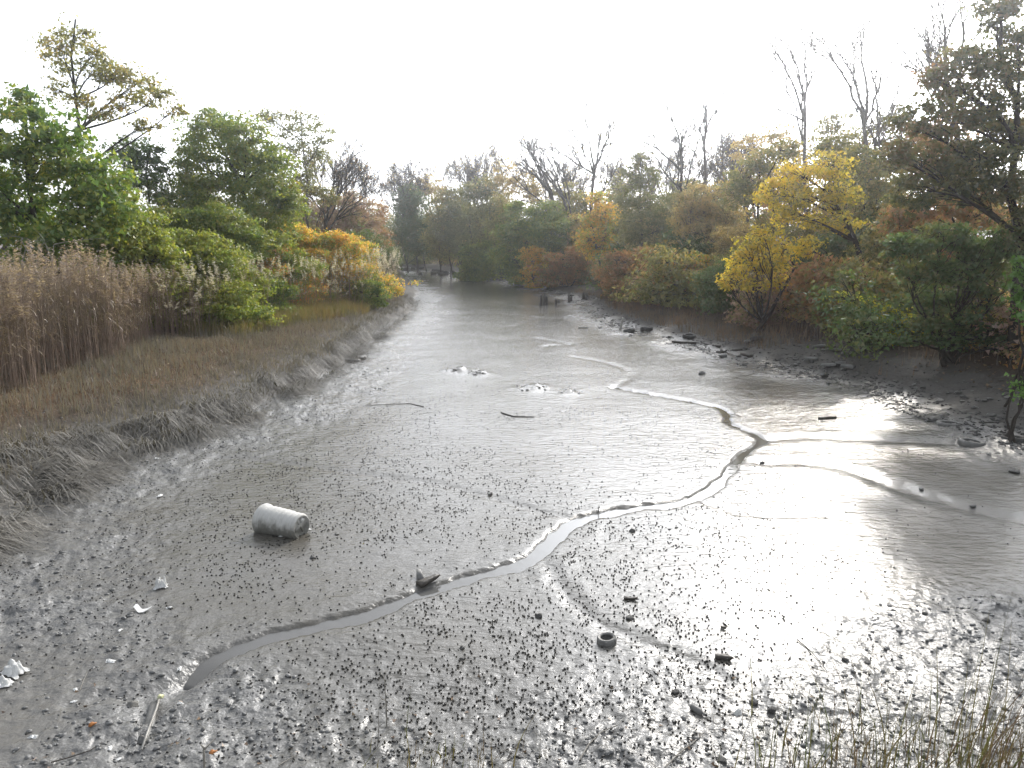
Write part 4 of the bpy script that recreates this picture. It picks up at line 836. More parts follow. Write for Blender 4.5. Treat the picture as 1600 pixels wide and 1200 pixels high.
# reeds: six models of stem, leaves and plume
def reedmodel(seed, plumesize):
    r = R(seed); h = 1.0
    bx, by = r.normal(size=2) * 0.03
    t = np.linspace(0, 1, 5)
    ax = np.stack([bx * t ** 2, by * t ** 2, t], -1)          # unit height axis, scaled by 3
    ax3 = ax * 3.0
    stem = tubes(ax3[None], np.linspace(0.010, 0.005, 5)[None], 3)
    nl = 6; P = []
    for i in range(nl):
        s = r.uniform(0.35, 0.97); p = np.array([np.interp(s, t, ax3[:, k]) for k in range(3)]); a = r.uniform(0, 6.28); L = r.uniform(0.25, 0.5)
        u = np.linspace(0, 1, 4); P.append(np.stack([p[0] + math.cos(a) * L * u * 0.75, p[1] + math.sin(a) * L * u * 0.75, p[2] + L * (0.7 * u - r.uniform(0.5, 1.3) * u * u)], -1))
    lv = strands(np.array(P), np.full(nl, 0.022), r, taper=[0.6, 1, 0.8, 0.15])
    npl = 20; P = []; side = r.uniform(0, 6.28)
    for i in range(npl):
        s = r.uniform(0, 1); p = ax3[-1] + np.array([0, 0, (s - 0.35) * 0.34 * plumesize]) + np.array([math.cos(side), math.sin(side), 0]) * 0.10 * s * s * plumesize
        a = side + r.normal() * 0.9; L = (0.16 - 0.08 * s) * r.uniform(0.6, 1.3) * plumesize; u = np.array([0.0, 1.0])
        P.append(np.stack([p[0] + math.cos(a) * L * 0.55 * u, p[1] + math.sin(a) * L * 0.55 * u, p[2] + L * (0.75 * u - 0.55 * u * u)], -1))
    pl = strands(np.array(P), np.full(npl, 0.034 * plumesize), r, taper=[0.9, 0.5])
    return stem, lv, pl
def reedstand(name, models, pts, hts, mats, label, group, sdv, nsingle, score, stuffname, stufflabel):
    r = R(sdv); n = len(pts); order = np.argsort(score); single, mass = order[:nsingle], order[nsingle:]
    mm = [[None] * 3 for _ in models]
    for i in single:
        k = r.integers(len(models)); s = hts[i] / 3.0
        o = empty(name, pts[i], r.uniform(0, 6.28)); o.scale = (1.0, 1.0, s); tag(o, label, 'reed', group)
        o.rotation_euler[0] = r.normal() * 0.055; o.rotation_euler[1] = r.normal() * 0.055
        for j, (pn, mt) in enumerate(zip(('stem', 'leaf_blades', 'plume'), mats)):
            if mm[k][j] is None:
                c_ = mesh(pn, models[k][j][0], models[k][j][1], None, M[mt], o); mm[k][j] = c_.data
            else: c_ = link(pn, mm[k][j], o)
            if j: c_['kind'] = 'stuff'
    root = empty(stuffname, (0, 0, 0)); tag(root, stufflabel, 'reeds', kind='stuff')
    for j, (pn, mt) in enumerate(zip(('stems', 'leaf_blades', 'plumes'), mats)):
        g = Geo()
        for k, m_ in enumerate(models):
            ii = mass[k::len(models)]
            sc = np.stack([np.ones(len(ii)), np.ones(len(ii)), hts[ii] / 3.0], -1)
            V, q, _ = scatter(m_[j][0], m_[j][1], [], pts[ii], r.uniform(0, 6.28, len(ii)), sc, r.normal(size=(len(ii), 2)) * 0.06)
            g.add(V, q)
        tag(g.build(pn, M[mt], root), kind='stuff')
rr_ = R(800)
# brown stand on the left
y = rr_.uniform(17, 40, 9000); fr = np.interp(y, [17, 21, 28, 36, 40], [-13.4, -13.8, -14.2, -15.0, -16.0]) + (vn(y * 0.6, y * 0.1, 3) - 0.5) * 1.2
x = fr - rr_.random(9000) ** 1.6 * 9; keep = rr_.random(9000) < np.clip(np.exp(-(fr - x) / 4.5), 0.1, 1) * 0.45; x, y, fr = x[keep], y[keep], fr[keep]
pts = np.stack([x, y, height(x, y) - 0.05], -1); hts = (np.interp(y, [17, 22, 28, 34, 40], [3.15, 3.1, 2.7, 2.2, 1.8])) * rr_.uniform(0.68, 1.13, len(x)) * (0.85 + 0.3 * vn(x * 0.5, y * 0.5, 7))
mods = [reedmodel(801 + i, 1.5) for i in range(6)]
vis = (np.abs(x) < 0.72 * y)
reedstand('common_reed', mods, pts, hts, ('reed', 'reedleaf', 'plume'), 'tall brown reed with feathery plume along the front of the left stand', 'brown reeds at the front of the left stand', 810, 200, (fr - x) + (~vis) * 99, 'reed_bed', 'dense brown reeds with pinkish plumes filling the left stand')
# white plumed stand
y = rr_.uniform(30, 62, 9000); fr = np.interp(y, [30, 36, 42, 48, 54, 62], [-13.6, -13.0, -11.2, -9.4, -8.7, -9.7]) + (vn(y * 0.5, y * 0.1, 5) - 0.5) * 1.6
x = fr - rr_.random(9000) ** 1.1 * 6.5; keep = rr_.random(9000) < 0.24 * np.exp(-(fr - x) / 3); x, y, fr = x[keep], y[keep], fr[keep]
pts = np.stack([x, y, height(x, y) - 0.05], -1); hts = 0.7 + 2.1 * rr_.random(len(x)) ** 0.8 + 0.6 * vn(x * 0.4, y * 0.4, 9) + 0.5 * ss((y - 46) / 8)
mods2 = [reedmodel(821 + i, 1.9) for i in range(6)]
reedstand('plumed_reed', mods2, pts, hts, ('reed', 'reedleaf', 'plume_white'), 'reed with bright white plume near the point of the left bank', 'white plumed reeds near the point', 830, 100, (fr - x), 'plumed_reed_bed', 'white plumed reeds growing through the vines near the point')
# pale dead branches standing in the brown reeds
def branchy(name, label, base, h, seed, mat, cat='branch', spread=0.8, r0=0.03, nb=9, lean=(0, 0)):
    r = R(seed); W = Wood(); b = np.array(base); top = b + np.array([lean[0], lean[1], h]); T = resample(curve(b, top, r, 5, 0.12), 7); W.add(T, r0, r0 * 0.3, 6)
    for i in range(nb):
        p = T[r.integers(2, 7)]; v = nrm(np.array([r.normal(), r.normal() * 0.6, abs(r.normal()) * 0.6 + 0.1])); e = p + v * h * spread * r.uniform(0.2, 0.55)
        Q = curve(p, e, r, 5, 0.25); W.add(Q, r0 * 0.45, 0.004, 4)
        for j in range(3):
            f = Q[r.integers(2, 5)]; W.add(curve(f, f + nrm(v + r.normal(size=3) * 0.8) * h * 0.14, r, 4, 0.25), r0 * 0.2, 0.003, 3)
    root = empty(name, b); tag(root, label, cat); W.build('stem', M[mat], root, b); return root
for i, (px, Y, tp) in enumerate([(70, 27, 375), (98, 26.5, 382), (35, 27.5, 385)]):
    bx = at(px, 500, Y)[0]; bz = H1(bx, Y)
    branchy('dead_branch', ['bent pale dead branch standing behind the brown reeds', 'pale forked dead stem, closest to the vine curtain, behind the reeds', 'thin dead branch farthest left behind the brown reeds'][i], (bx, Y, bz), at(px, tp, Y)[2] - bz, 840 + i, 'deadwood', r0=0.035, lean=(0.5 * (i - 1), 0))

# ------------------------------------------------------------------ things on the mud
def onmud(px, py, it=4):
    z = 0.0
    for _ in range(it):
        x, y = gnd(px, py, z); z = H1(x, y)
    return np.array([x, y, z])
def rotz(v, a):
    c, s = math.cos(a), math.sin(a); v = np.asarray(v, float); return np.stack([v[..., 0] * c - v[..., 1] * s, v[..., 0] * s + v[..., 1] * c, v[..., 2]], -1)
# white ribbed drum
def drum():
    L, r0 = 0.86, 0.255
    prof = [(0.0, 0.05), (0.10, 0.05), (0.175, 0.045), (0.19, 0.0), (0.205, 0.0), (0.222, 0.03)]
    n = 58
    for i in range(n):
        s = 0.04 + (L - 0.13) * i / (n - 1); u = (s - 0.04) / (L - 0.13)
        rib = 0.006 * (1.8 if (i % 8) in (0, 1) else 0) + 0.0025 * math.sin(i * 1.9)
        prof.append((0.222 + 0.030 * u + rib, s))
    prof += [(0.262, L - 0.075), (0.278, L - 0.06), (0.28, L - 0.02), (0.272, L), (0.258, L), (0.252, L - 0.03), (0.246, L - 0.2), (0.22, 0.12), (0.0, 0.10)]
    V, Q = lathe(prof, 40)
    dent = n3(V, 5.0, 3)[:, None] * 0.012 * nrm(np.stack([V[:, 0], V[:, 1], 0 * V[:, 0]], -1)); V = V + dent
    V = V[:, [2, 0, 1]] * np.array([-1, 1, 1]) + np.array([L / 2, 0, 0])     # axis along x, base at +x
    b = onmud(442, 831); root = empty('plastic_drum', (b[0], b[1], b[2]), -0.42)
    tag(root, 'white ribbed plastic drum lying on its side on the mud', 'drum')
    mesh('barrel', V + np.array([0, 0, 0.165]), Q, None, M['drum'], root, True)
    # moulded bars across the recessed base
    g = Geo()
    for a in (0.5, 2.1):
        bx, bq = lathe([(0.02, -0.15), (0.026, -0.13), (0.026, 0.13), (0.02, 0.15)], 8)
        bx = np.stack([bx[:, 0] * 0.8 + 0.385, bx[:, 1] * math.cos(a) - bx[:, 2] * math.sin(a), bx[:, 1] * math.sin(a) + bx[:, 2] * math.cos(a) + 0.19], -1); g.add(bx, bq)
    g.build('base_rib', M['drum'], root, True)
    V, Q = lathe([(0.0, 0.0), (0.03, 0.0), (0.034, 0.01), (0.034, 0.03), (0.028, 0.04), (0.0, 0.04)], 14)
    mesh('bung', V[:, [2, 0, 1]] * np.array([1, 1, 1]) + np.array([0.375, 0.05, 0.27]), Q, None, M['foam'], root, True)
drum()
# tyres and rings
def tyre(name, label, px, py, rad, wid, mat, tilt=(0, 0), sink=0.4, group=None):
    k = 36; prof = [(rad * 0.60, -wid * 0.30), (rad * 0.64, -wid * 0.46), (rad * 0.86, -wid * 0.5), (rad * 0.97, -wid * 0.40), (rad, -wid * 0.2), (rad, wid * 0.2), (rad * 0.97, wid * 0.40), (rad * 0.86, wid * 0.5), (rad * 0.64, wid * 0.46), (rad * 0.60, wid * 0.30), (rad * 0.72, wid * 0.2), (rad * 0.75, 0), (rad * 0.72, -wid * 0.2), (rad * 0.60, -wid * 0.30)]
    V, Q = lathe(prof, k); a = np.arange(len(V)) % k; rr = np.hypot(V[:, 0], V[:, 1])
    tr = (rr > rad * 0.94) & (a % 3 == 0); V[tr, :2] *= 0.965
    b = onmud(px, py); root = empty(name, (b[0], b[1], b[2] + wid * (0.5 - sink))); root.rotation_euler = (tilt[0], tilt[1], px * 0.7); tag(root, label, 'tyre', group)
    side = (rr < rad * 0.9)
    qs = side[Q].sum(1) >= 3
    mesh('tread', V, Q[~qs], None, M[mat], root, True); mesh('sidewall', V, Q[qs], None, M[mat], root, True)
tyre('rubber_ring', 'small dark wheel ring lying flat alone near the bottom centre', 948, 1003, 0.125, 0.10, 'rubber_grey', (0.06, 0.05), 0.25)
tyre('old_tyre', 'silted tyre lying flat beside the upright white plank', 983, 518, 0.32, 0.20, 'rubber', (0.05, 0.1), 0.35)
tyre('old_tyre', 'dark tyre, middle of the three on the right mud edge', 1010, 517, 0.34, 0.24, 'rubber', (0.12, -0.1), 0.2)
tyre('old_tyre', 'dark tyre half sunk, third from the upright white plank', 1077, 521, 0.33, 0.22, 'rubber', (0.1, 0.05), 0.3)
tyre('old_tyre', 'pale silt covered tyre beside the left bank edge', 551, 565, 0.32, 0.18, 'rubber_grey', (0.1, 0.05), 0.45)
tyre('old_tyre', 'buried tyre ring on dark mud, uppermost at the right edge', 1484, 663, 0.33, 0.16, 'rubber_grey', (0.03, 0.02), 0.62)
tyre('old_tyre', 'half buried tyre rim at the end of the upper right rill', 1518, 692, 0.30, 0.16, 'rubber_grey', (0.05, 0.06), 0.6)
tyre('old_tyre', 'dark buried tyre at the right edge of the picture', 1583, 684, 0.30, 0.16, 'rubber', (0.06, 0.02), 0.6)
tyre('old_tyre', 'dark tyre propped at the foot of the right bank beside slabs', 1180, 535, 0.32, 0.22, 'rubber', (0.5, 0.2), 0.0)
# rocks and clods
BV, BQ = ball(16, 10)
def lumpmesh(seed, rough=0.55, flat=0.7):
    r = R(seed); v = BV * 1.25
    for i in range(11):
        nn = nrm(r.normal(size=3)); dd = r.uniform(0.62, 1.0); ov = np.maximum(0, v @ nn - dd); v = v - ov[:, None] * nn
    v = v * (1 + 0.10 * n3(BV, 2.6, seed + 2)[:, None]); return v * np.array([1, r.uniform(0.65, 0.95), flat])
RM = [None] * 5; RMAT = {}
def rock(name, label, loc, size, mat, k, rz=0.0, cat='rock', group=None, sink=0.3, sz=1.0):
    if (k, mat) not in RMAT:
        o = mesh(name, lumpmesh(900 + k), BQ, None, M[mat], None, False); RMAT[(k, mat)] = o.data
    else: o = link(name, RMAT[(k, mat)])
    o.location = (float(loc[0]), float(loc[1]), float(loc[2] + size * 0.7 * sz * (1 - 2 * sink))); o.scale = (size, size, size * sz); o.rotation_euler = (0, 0, rz); tag(o, label, cat, group); return o
rk = R(901)
for lb, px, py, s, mt, nm, cat in [
 ('pale round rock at the lower left beside the rill', 207, 1102, 0.085, 'rock_pale', 'rock', 'rock'),
 ('dark round stone near the right bend of the rill', 988, 830, 0.085, 'rock', 'rock', 'rock'),
 ('dark stone on grey mud left of the small wheel ring', 842, 964, 0.07, 'rock', 'rock', 'rock'),
 ('dark stone above the small wheel ring below a short stick', 985, 967, 0.075, 'mudlump', 'rock', 'rock'),
 ('lone dark clod near the lower left corner', 50, 880, 0.085, 'mudlump', 'mud_clod', 'clod'),
 ('dark clod of mud at the tip of the left matted grass', 474, 608, 0.20, 'mudlump', 'mud_clod', 'clod'),
 ('dark clod beside the pale tyre on the left bank', 566, 560, 0.24, 'mudlump', 'mud_clod', 'clod'),
 ('small clod standing in front of the white drum', 526, 835, 0.06, 'mudlump', 'mud_clod', 'clod'),
 ('small clod below the white drum on open mud', 488, 872, 0.065, 'mudlump', 'mud_clod', 'clod'),
 ('dark lump on pale mud upper right of the rill bend', 1192, 724, 0.09, 'rock', 'rock', 'rock'),
 ('grey lump on the rough mud right of centre bottom', 1054, 1081, 0.11, 'rock', 'rock', 'rock'),
 ('dark lump at the lower right among glints', 1178, 1098, 0.11, 'rock', 'rock', 'rock'),
 ('dark flat clod in the lower right glare', 1320, 1032, 0.09, 'rock', 'rock', 'rock'),
 ('dark clod topmost in the lower right rough mud', 1445, 960, 0.10, 'rock', 'rock', 'rock'),
 ('dark clod at the right edge of the lower rough mud', 1540, 970, 0.11, 'rock', 'rock', 'rock'),
 ('dark jagged clod on the sunlit mud lower right', 1355, 1035, 0.10, 'mudlump', 'mud_clod', 'clod'),
 ('grey clod beside the lower right grass', 1205, 1110, 0.12, 'rock', 'rock', 'rock'),
 ('dark boulder at the bottom right among the grass', 1130, 1190, 0.13, 'rock', 'rock', 'rock'),
 ('black clod in the right hand rill near the bank', 1440, 766, 0.08, 'mudlump', 'mud_clod', 'clod'),
 ('black clod lower along the right hand rill', 1520, 793, 0.08, 'mudlump', 'mud_clod', 'clod'),
 ('black clod in rough mud right of the middle pool', 1582, 738, 0.16, 'mudlump', 'mud_clod', 'clod'),
 ('dark clod beside the half sunk tyre on the right edge', 1130, 558, 0.26, 'mudlump', 'mud_clod', 'clod'),
 ('pale speckled rock on mud below the half sunk tyres', 1097, 585, 0.18, 'rock', 'rock', 'rock'),
 ('low clod at the mouth of the left hand rill', 766, 772, 0.075, 'mudlump', 'mud_clod', 'clod'),
 ('small clod left of the rill under the white drum', 425, 1101, 0.045, 'mudlump', 'mud_clod', 'clod'),
 ('small dark clod on smooth mud bottom centre', 723, 1030, 0.05, 'mudlump', 'mud_clod', 'clod'),
 ('dark clod on smooth mud right of bottom centre', 722, 1013, 0.05, 'mudlump', 'mud_clod', 'clod')]:
    rock(nm, lb, onmud(px, py), s * (0.42 if px > 1000 and py > 900 else 0.75), mt, rk.integers(5), rk.uniform(0, 6), cat, None, 0.3, 0.8)
for i in range(46):     # boulders lining the far bank
    px = rk.uniform(632, 905); ey = np.interp(px, [632, 700, 760, 830, 905], [414, 420, 430, 441, 462]) + rk.uniform(-3, 5); l_ = onmud(px, ey)
    rock('bank_rock', 'grey boulder in the rock lining at the foot of the far bank', l_, rk.uniform(0.3, 0.7) * (1 if px < 780 else 0.5), 'rock', rk.integers(5), rk.uniform(0, 6), 'rock', 'boulders lining the far bank', 0.25, 0.75)
for i in range(120):    # dark stones and clods on the right bank mud
    u = rk.random(); px = 900 + 700 * u; py = np.interp(px, [900, 1000, 1100, 1200, 1300, 1400, 1500, 1600], [480, 506, 530, 548, 560, 580, 605, 640]) + rk.normal() * 14 + 8 * u; l_ = onmud(px, py)
    rock('bank_stone', 'dark stone strewn on the muddy slope of the right bank', l_, rk.uniform(0.04, 0.13), ['rock', 'mudlump'][i % 2], rk.integers(5), rk.uniform(0, 6), 'stone', 'dark stones on the right bank mud', 0.3, 0.6)
for i in range(60):     # lumps on the raised patches
    m_ = MOUNDS[rk.integers(4)]; x, y = m_[0] + rk.normal() * m_[2] * 0.6, m_[1] + rk.normal() * m_[3] * 0.6
    rock('mud_lump', 'dark mud lump on a broken patch out on the flat', (x, y, H1(x, y)), rk.uniform(0.02, 0.055), 'mudlump', rk.integers(5), rk.uniform(0, 6), 'clod', 'mud lumps on the broken patches', 0.3, 0.7)
# slabs on the right bank
def slab(name, label, px, py, size, thick, rz, tilt, mat='slab', cat='slab', group=None, seed=1, lift=0.0):
    r = R(seed); k = 7; a = np.sort(r.uniform(0, 6.28, k) * 0.3 + np.arange(k) * 6.283 / k); rad = r.uniform(0.75, 1.1, k)
    P = np.stack([np.cos(a) * rad * size[0] / 2, np.sin(a) * rad * size[1] / 2], -1); top = np.concatenate([P * 0.97, np.full((k, 1), thick)], 1); mid = np.concatenate([P, np.full((k, 1), thick * 0.8)], 1); bot = np.concatenate([P, np.zeros((k, 1))], 1)
    V = np.concatenate([top, mid, bot, [[0, 0, thick * 1.02]], [[0, 0, 0]]]); i = np.arange(k); j = (i + 1) % k
    Q = np.concatenate([np.stack([i + k, j + k, j, i], -1), np.stack([i + 2 * k, j + 2 * k, j + k, i + k], -1)]); T = np.concatenate([np.stack([i, j, np.full(k, 3 * k)], -1), np.stack([j + 2 * k, i + 2 * k, np.full(k, 3 * k + 1)], -1)])
    b = onmud(px, py); o = mesh(name, V, Q, T, M[mat], None, False, loc=b + np.array([0, 0, lift])); o.rotation_euler = (tilt[0], tilt[1], rz); tag(o, label, cat, group)
for i, (px, py, sx, sy, rz, tl, lb) in enumerate([
 (1328, 532, 0.85, 0.5, 0.5, (-0.25, 0.15), 'light grey slab tilted up, largest by the yellow green shrub'), (1343, 530, 0.7, 0.45, 0.9, (-0.3, 0.2), 'light grey slab leaning right of the largest tilted slab'),
 (1305, 528, 0.8, 0.45, 0.3, (-0.15, 0.1), 'grey slab left of the largest tilted slab'), (1285, 524, 0.7, 0.4, 0.2, (-0.1, -0.1), 'dark grey slab leftmost of the broken slabs'),
 (1300, 515, 0.6, 0.4, 0.1, (-0.1, 0), 'small slab on top of the broken slab heap'), (1318, 519, 0.5, 0.35, 0.8, (-0.2, 0.1), 'small slab behind the largest tilted slab'),
 (1270, 532, 0.6, 0.3, 0.0, (0, 0.1), 'flat slab half sunk in mud before the slab heap'), (1330, 548, 0.7, 0.35, -0.2, (0.1, 0.1), 'dark sunken slab below the slab heap'),
 (1290, 570, 0.6, 0.25, 0.9, (-0.2, 0.3), 'narrow slab edge sticking from glinting mud'), (1005, 456, 1.6, 0.6, 0.1, (-0.2, 0), 'pale slab under bushes behind the russet grass'),
 (1175, 518, 0.7, 0.5, 0.4, (-0.2, 0.1), 'grey slab at the foot of the shaded brown scrub')]):
    slab('broken_slab', lb, px, py, (sx, sy), 0.09, rz, tl, 'slab', seed=940 + i, lift=0.05)
# planks, stakes, sticks
def plank(name, label, a, b, w, th, mat, cat='plank', seed=1, taper=0.85, parent=None):
    r = R(seed); a, b = np.array(a, float), np.array(b, float); t = nrm(b - a); up = np.array([0, 0, 1.0]) if abs(t[2]) < 0.8 else np.array([0, 1.0, 0]); s = nrm(np.cross(t, up)); u = np.cross(s, t)
    V = []; n = 5
    for i in range(n):
        f = i / (n - 1); c = a + (b - a) * f + r.normal(size=3) * 0.004; ww = w * (1 - (1 - taper) * f) * r.uniform(0.93, 1.05)
        for (p, q) in ((-1, -1), (1, -1), (1, 1), (-1, 1)): V.append(c + s * p * ww / 2 + u * q * th / 2 + t * (r.normal() * w * 0.25 if i == n - 1 else 0))
    V = np.array(V); Q = [[i * 4 + j, i * 4 + (j + 1) % 4, (i + 1) * 4 + (j + 1) % 4, (i + 1) * 4 + j] for i in range(n - 1) for j in range(4)] + [[3, 2, 1, 0], [16, 17, 18, 19]]
    if parent is not None: return mesh(name, V - np.array(parent.location), Q, None, M[mat], parent)
    o = mesh(name, V - a, Q, None, M[mat], None, loc=a); tag(o, label, cat); return o
def up(px, py, tpx, tpy):   # foot on the mud, top at a pixel of the same depth
    f = onmud(px, py); return f - np.array([0, 0, 0.1]), at(tpx, tpy, f[1])
a, b = up(968, 516, 973, 497); plank('white_plank', 'white plank stuck upright in mud by the tyres', a, b + np.array([0, -0.1, 0]), 0.13, 0.05, 'greywood', 'plank', 1)
a = onmud(904, 513); b = onmud(918, 513); plank('plank', 'pale board lying flat on mud left of the upright plank', a + [0, 0, 0.05], b + [0, 0, 0.06], 0.12, 0.06, 'greywood', 'plank', 2)
STK = [(845, 476, 846, 461, 0.22), (850, 475, 851, 460, 0.26), (854, 474, 854, 462, 0.2), (869, 474, 869, 468, 0.2), (873, 473, 873, 469, 0.18), (889, 472, 889, 461, 0.2), (892, 471, 893, 463, 0.2), (912, 469, 911, 458, 0.24), (917, 469, 916, 459, 0.24)]
SL = ['leftmost rotten post of the row in far mud', 'tallest rotten post, second in the far row', 'rotten post, third in the far row', 'short post stub left of the gap in the far row', 'tiny post stub in the middle of the far row', 'slim rotten post, sixth in the far row', 'rotten post leaning, seventh in the far row', 'thick rotten post, next to last in the far row', 'last rotten post of the far row by the bank']
for (x0, y0, x1, y1, w), lb in zip(STK, SL):
    a, b = up(x0, y0, x1, y1); r = R(x0); k = 9; L = b[2] - a[2]
    V, Q = lathe([(w * 0.55, 0), (w * 0.5, L * 0.5), (w * 0.46, L * 0.85), (w * 0.3, L), (0.0, L * 0.93)], k); V[3 * k:4 * k, 2] += r.normal(size=k) * 0.09; V[:, 0] += (b[0] - a[0]) * V[:, 2] / L
    tag(mesh('wooden_post', V, Q, None, M['wetwood'], None, False, loc=a), lb, 'post', 'rotten posts standing in far mud')
for i, (x0, y0, x1, y1, w, lb) in enumerate([(1050, 535, 1088, 536, 0.16, 'dark board lying on the right mud edge under the tyres'), (1100, 537, 1125, 540, 0.14, 'dark board beside the half sunk tyre'), (1145, 543, 1168, 543, 0.16, 'dark board below the propped tyre'), (1160, 551, 1175, 551, 0.2, 'short thick board on mud below the propped tyre'), (1122, 551, 1132, 552, 0.2, 'short dark block on mud left of the propped tyre'), (1280, 655, 1305, 653, 0.1, 'thin dark board near the right pool'), (975, 936, 996, 938, 0.05, 'short dark stick above the small wheel ring'), (1117, 1028, 1139, 1031, 0.075, 'thick short dark wood piece lower right of centre'), (1125, 981, 1134, 984, 0.04, 'tiny dark wood chip in the bright mud')]):
    a, b = onmud(x0, y0), onmud(x1, y1); plank('driftwood', lb, a + [0, 0, 0.02], b + [0, 0, 0.03], w, w * 0.6, 'wetwood', 'driftwood', 950 + i)
# board dipping into the rill, and the stub behind it
a = onmud(654, 916); b = onmud(686, 914); plank('dark_board', 'dark wet board tilted over the edge of the rill', a + [0, 0, 0.03], b + [0, 0, 0.07], 0.16, 0.05, 'wetwood', 'board', 960, 0.35)
b = onmud(659, 903); plank('grey_stub', 'grey muddy stub standing beside the dark wet board', b - [0, 0, 0.05], b + [-0.05, 0.05, 0.07], 0.13, 0.09, 'slab', 'stub', 961, 0.45)
# sticks and stalks
def stick(name, label, pts, r0, r1, mat, cat='stick', forks=()):
    P = np.array(pts, float); W = Wood(); W.add(resample(P, 7), r0, r1, 6)
    for f in forks: W.add(resample(np.array(f, float), 5), r1 * 1.1, r1 * 0.4, 5)
    root = empty(name, P[0]); tag(root, label, cat); W.build('stem', M[mat], root, P[0]); return root
def st2(px, py, Y=None): return onmud(px, py)
f = onmud(604, 1135); Yf = f[1]
stick('dead_stalk', 'dead split stalk standing upright at bottom centre', [f - [0, 0, 0.03], at(604, 1110, Yf), at(602, 1085, Yf - 0.05), at(601, 1065, Yf - 0.08)], 0.009, 0.005, 'deadwood', 'stalk', [[at(601, 1065, Yf - 0.08), at(598, 1053, Yf - 0.1), at(588, 1052, Yf - 0.1)], [at(603, 1095, Yf), at(593, 1090, Yf), at(594, 1076, Yf)]])
f = onmud(590, 1165); stick('dead_stalk', 'bent pale stalk left of the split upright stalk', [f, at(592, 1135, f[1]), at(591, 1112, f[1] - 0.05)], 0.006, 0.003, 'deadwood', 'stalk', [[at(592, 1135, f[1]), at(605, 1126, f[1]), at(616, 1122, f[1])]])
f = onmud(319, 1215); stick('dead_stalk', 'forked pale stalk at the lower left bottom edge', [f, at(319, 1190, f[1]), at(318, 1168, f[1])], 0.012, 0.009, 'deadwood', 'stalk', [[at(318, 1168, f[1]), at(313, 1163, f[1])], [at(318, 1170, f[1]), at(325, 1166, f[1])], [at(320, 1170, f[1]), at(338, 1152, f[1] + 0.1)]])
f = onmud(935, 805); stick('twig', 'thin dark twig standing in the rill', [f - [0, 0, 0.05], at(935, 800, f[1]), at(936, 790, f[1])], 0.012, 0.006, 'wetwood', 'twig')
for lb, ps, r0 in [('long pale branch lying across the near mud bottom right', [(905, 1190), (920, 1165), (940, 1145), (965, 1135)], 0.008), ('second pale branch in the bottom right grass', [(1040, 1200), (1065, 1175), (1080, 1165), (1100, 1145)], 0.009), ('dark stem lying near the lower left corner', [(80, 1195), (110, 1185), (140, 1175), (160, 1162)], 0.007), ('short straw lying across lower left mud', [(492, 1120), (497, 1130), (502, 1138)], 0.005), ('pale straw on mud below bottom centre', [(436, 1198), (452, 1188), (467, 1180)], 0.006), ('thin pale reed on mud beside the bag', [(125, 1080), (130, 1066), (136, 1054)], 0.004), ('dark stick across the bright lower right mud', [(1245, 1000), (1270, 1022), (1292, 1050)], 0.008), ('curved twig lying on mud above the drum', [(662, 636), (640, 631), (570, 634)], 0.012), ('dark twig on the far bright mud', [(783, 645), (800, 651), (835, 652)], 0.02), ('thin dark branch on the right bank mud', [(1530, 660), (1555, 657), (1572, 656)], 0.02)]:
    P = [onmud(*q) + np.array([0, 0, 0.015]) for q in ps]; stick('stick', lb, P, r0, r0 * 0.6, 'wetwood' if 'dark' in lb or 'twig' in lb else 'deadwood', 'stick')
# stake board with pale head at lower left
a, b = onmud(222, 1165), onmud(247, 1100); root = empty('stake', a); tag(root, 'long flat stake with pale yellow head lying at the lower left', 'stake')
plank('board', None, a + [0.0, 0, 0.02], b + [-0.03, 0, 0.03], 0.10, 0.02, 'rubber_grey', parent=root, seed=970, taper=0.9)
plank('rod', None, a + [0.06, -0.12, 0.05], b + [0.02, 0.02, 0.07], 0.018, 0.018, 'greywood', parent=root, seed=971, taper=0.9)
plank('head', None, b + [0.0, 0.01, 0.07], b + [0.055, 0.03, 0.09], 0.05, 0.03, 'stalk_tip', parent=root, seed=972)
# crumpled bags and litter
def bag(name, label, px, py, size, seed, mat='bag', up_=0.9, cat='plastic bag', rz=0.0, sx=1.0):
    r = R(seed); n = 26; u, v = np.meshgrid(np.linspace(-1, 1, n), np.linspace(-1, 1, n), indexing='ij'); u, v = u.ravel(), v.ravel()
    q = np.hypot(u, v); a = np.arctan2(v, u); out = 1 + 0.55 * (vn(np.cos(a) * 1.7 + 9 * seed, np.sin(a) * 1.7 + seed) - 0.5)
    f1 = np.abs(vn(u * 1.9 + seed, v * 1.9 + 3 * seed, 3) * 2 - 1); f2 = np.abs(vn(u * 3.7 + seed, v * 3.7, 5) * 2 - 1); f3 = vn(u * 8, v * 8 + seed, 7)
    z = (0.55 * np.clip(1 - q * q * 0.75, 0, 1) * (0.5 + f1) + 0.38 * f1 + 0.22 * f2 + 0.08 * f3) * up_
    x = u * out * (1 - 0.3 * f2) * sx + 0.16 * (vn(u * 3, v * 3, 8 + seed % 5) - 0.5); y = v * out * 0.75 * (1 - 0.3 * f1)
    z = np.where(q > 0.9, z * 0.35, z)
    V = np.stack([x, y, z], -1) * size; i, j = np.meshgrid(np.arange(n - 1), np.arange(n - 1), indexing='ij')
    Q = np.stack([i * n + j, (i + 1) * n + j, (i + 1) * n + j + 1, i * n + j + 1], -1).reshape(-1, 4); b = onmud(px, py)
    V = np.concatenate([V, V * np.array([0.97, 0.97, 0.9]) - np.array([0, 0, 0.02 * size])]); Q = np.concatenate([Q, Q[:, ::-1] + n * n])
    o = mesh(name, rotz(V, rz), Q, None, M[mat], None, True, loc=b + np.array([0, 0, 0.005])); tag(o, label, cat); return o
bag('plastic_bag', 'crumpled white plastic bag at the left edge, upper of two', 22, 1050, 0.15, 31, rz=-0.3, sx=1.1)
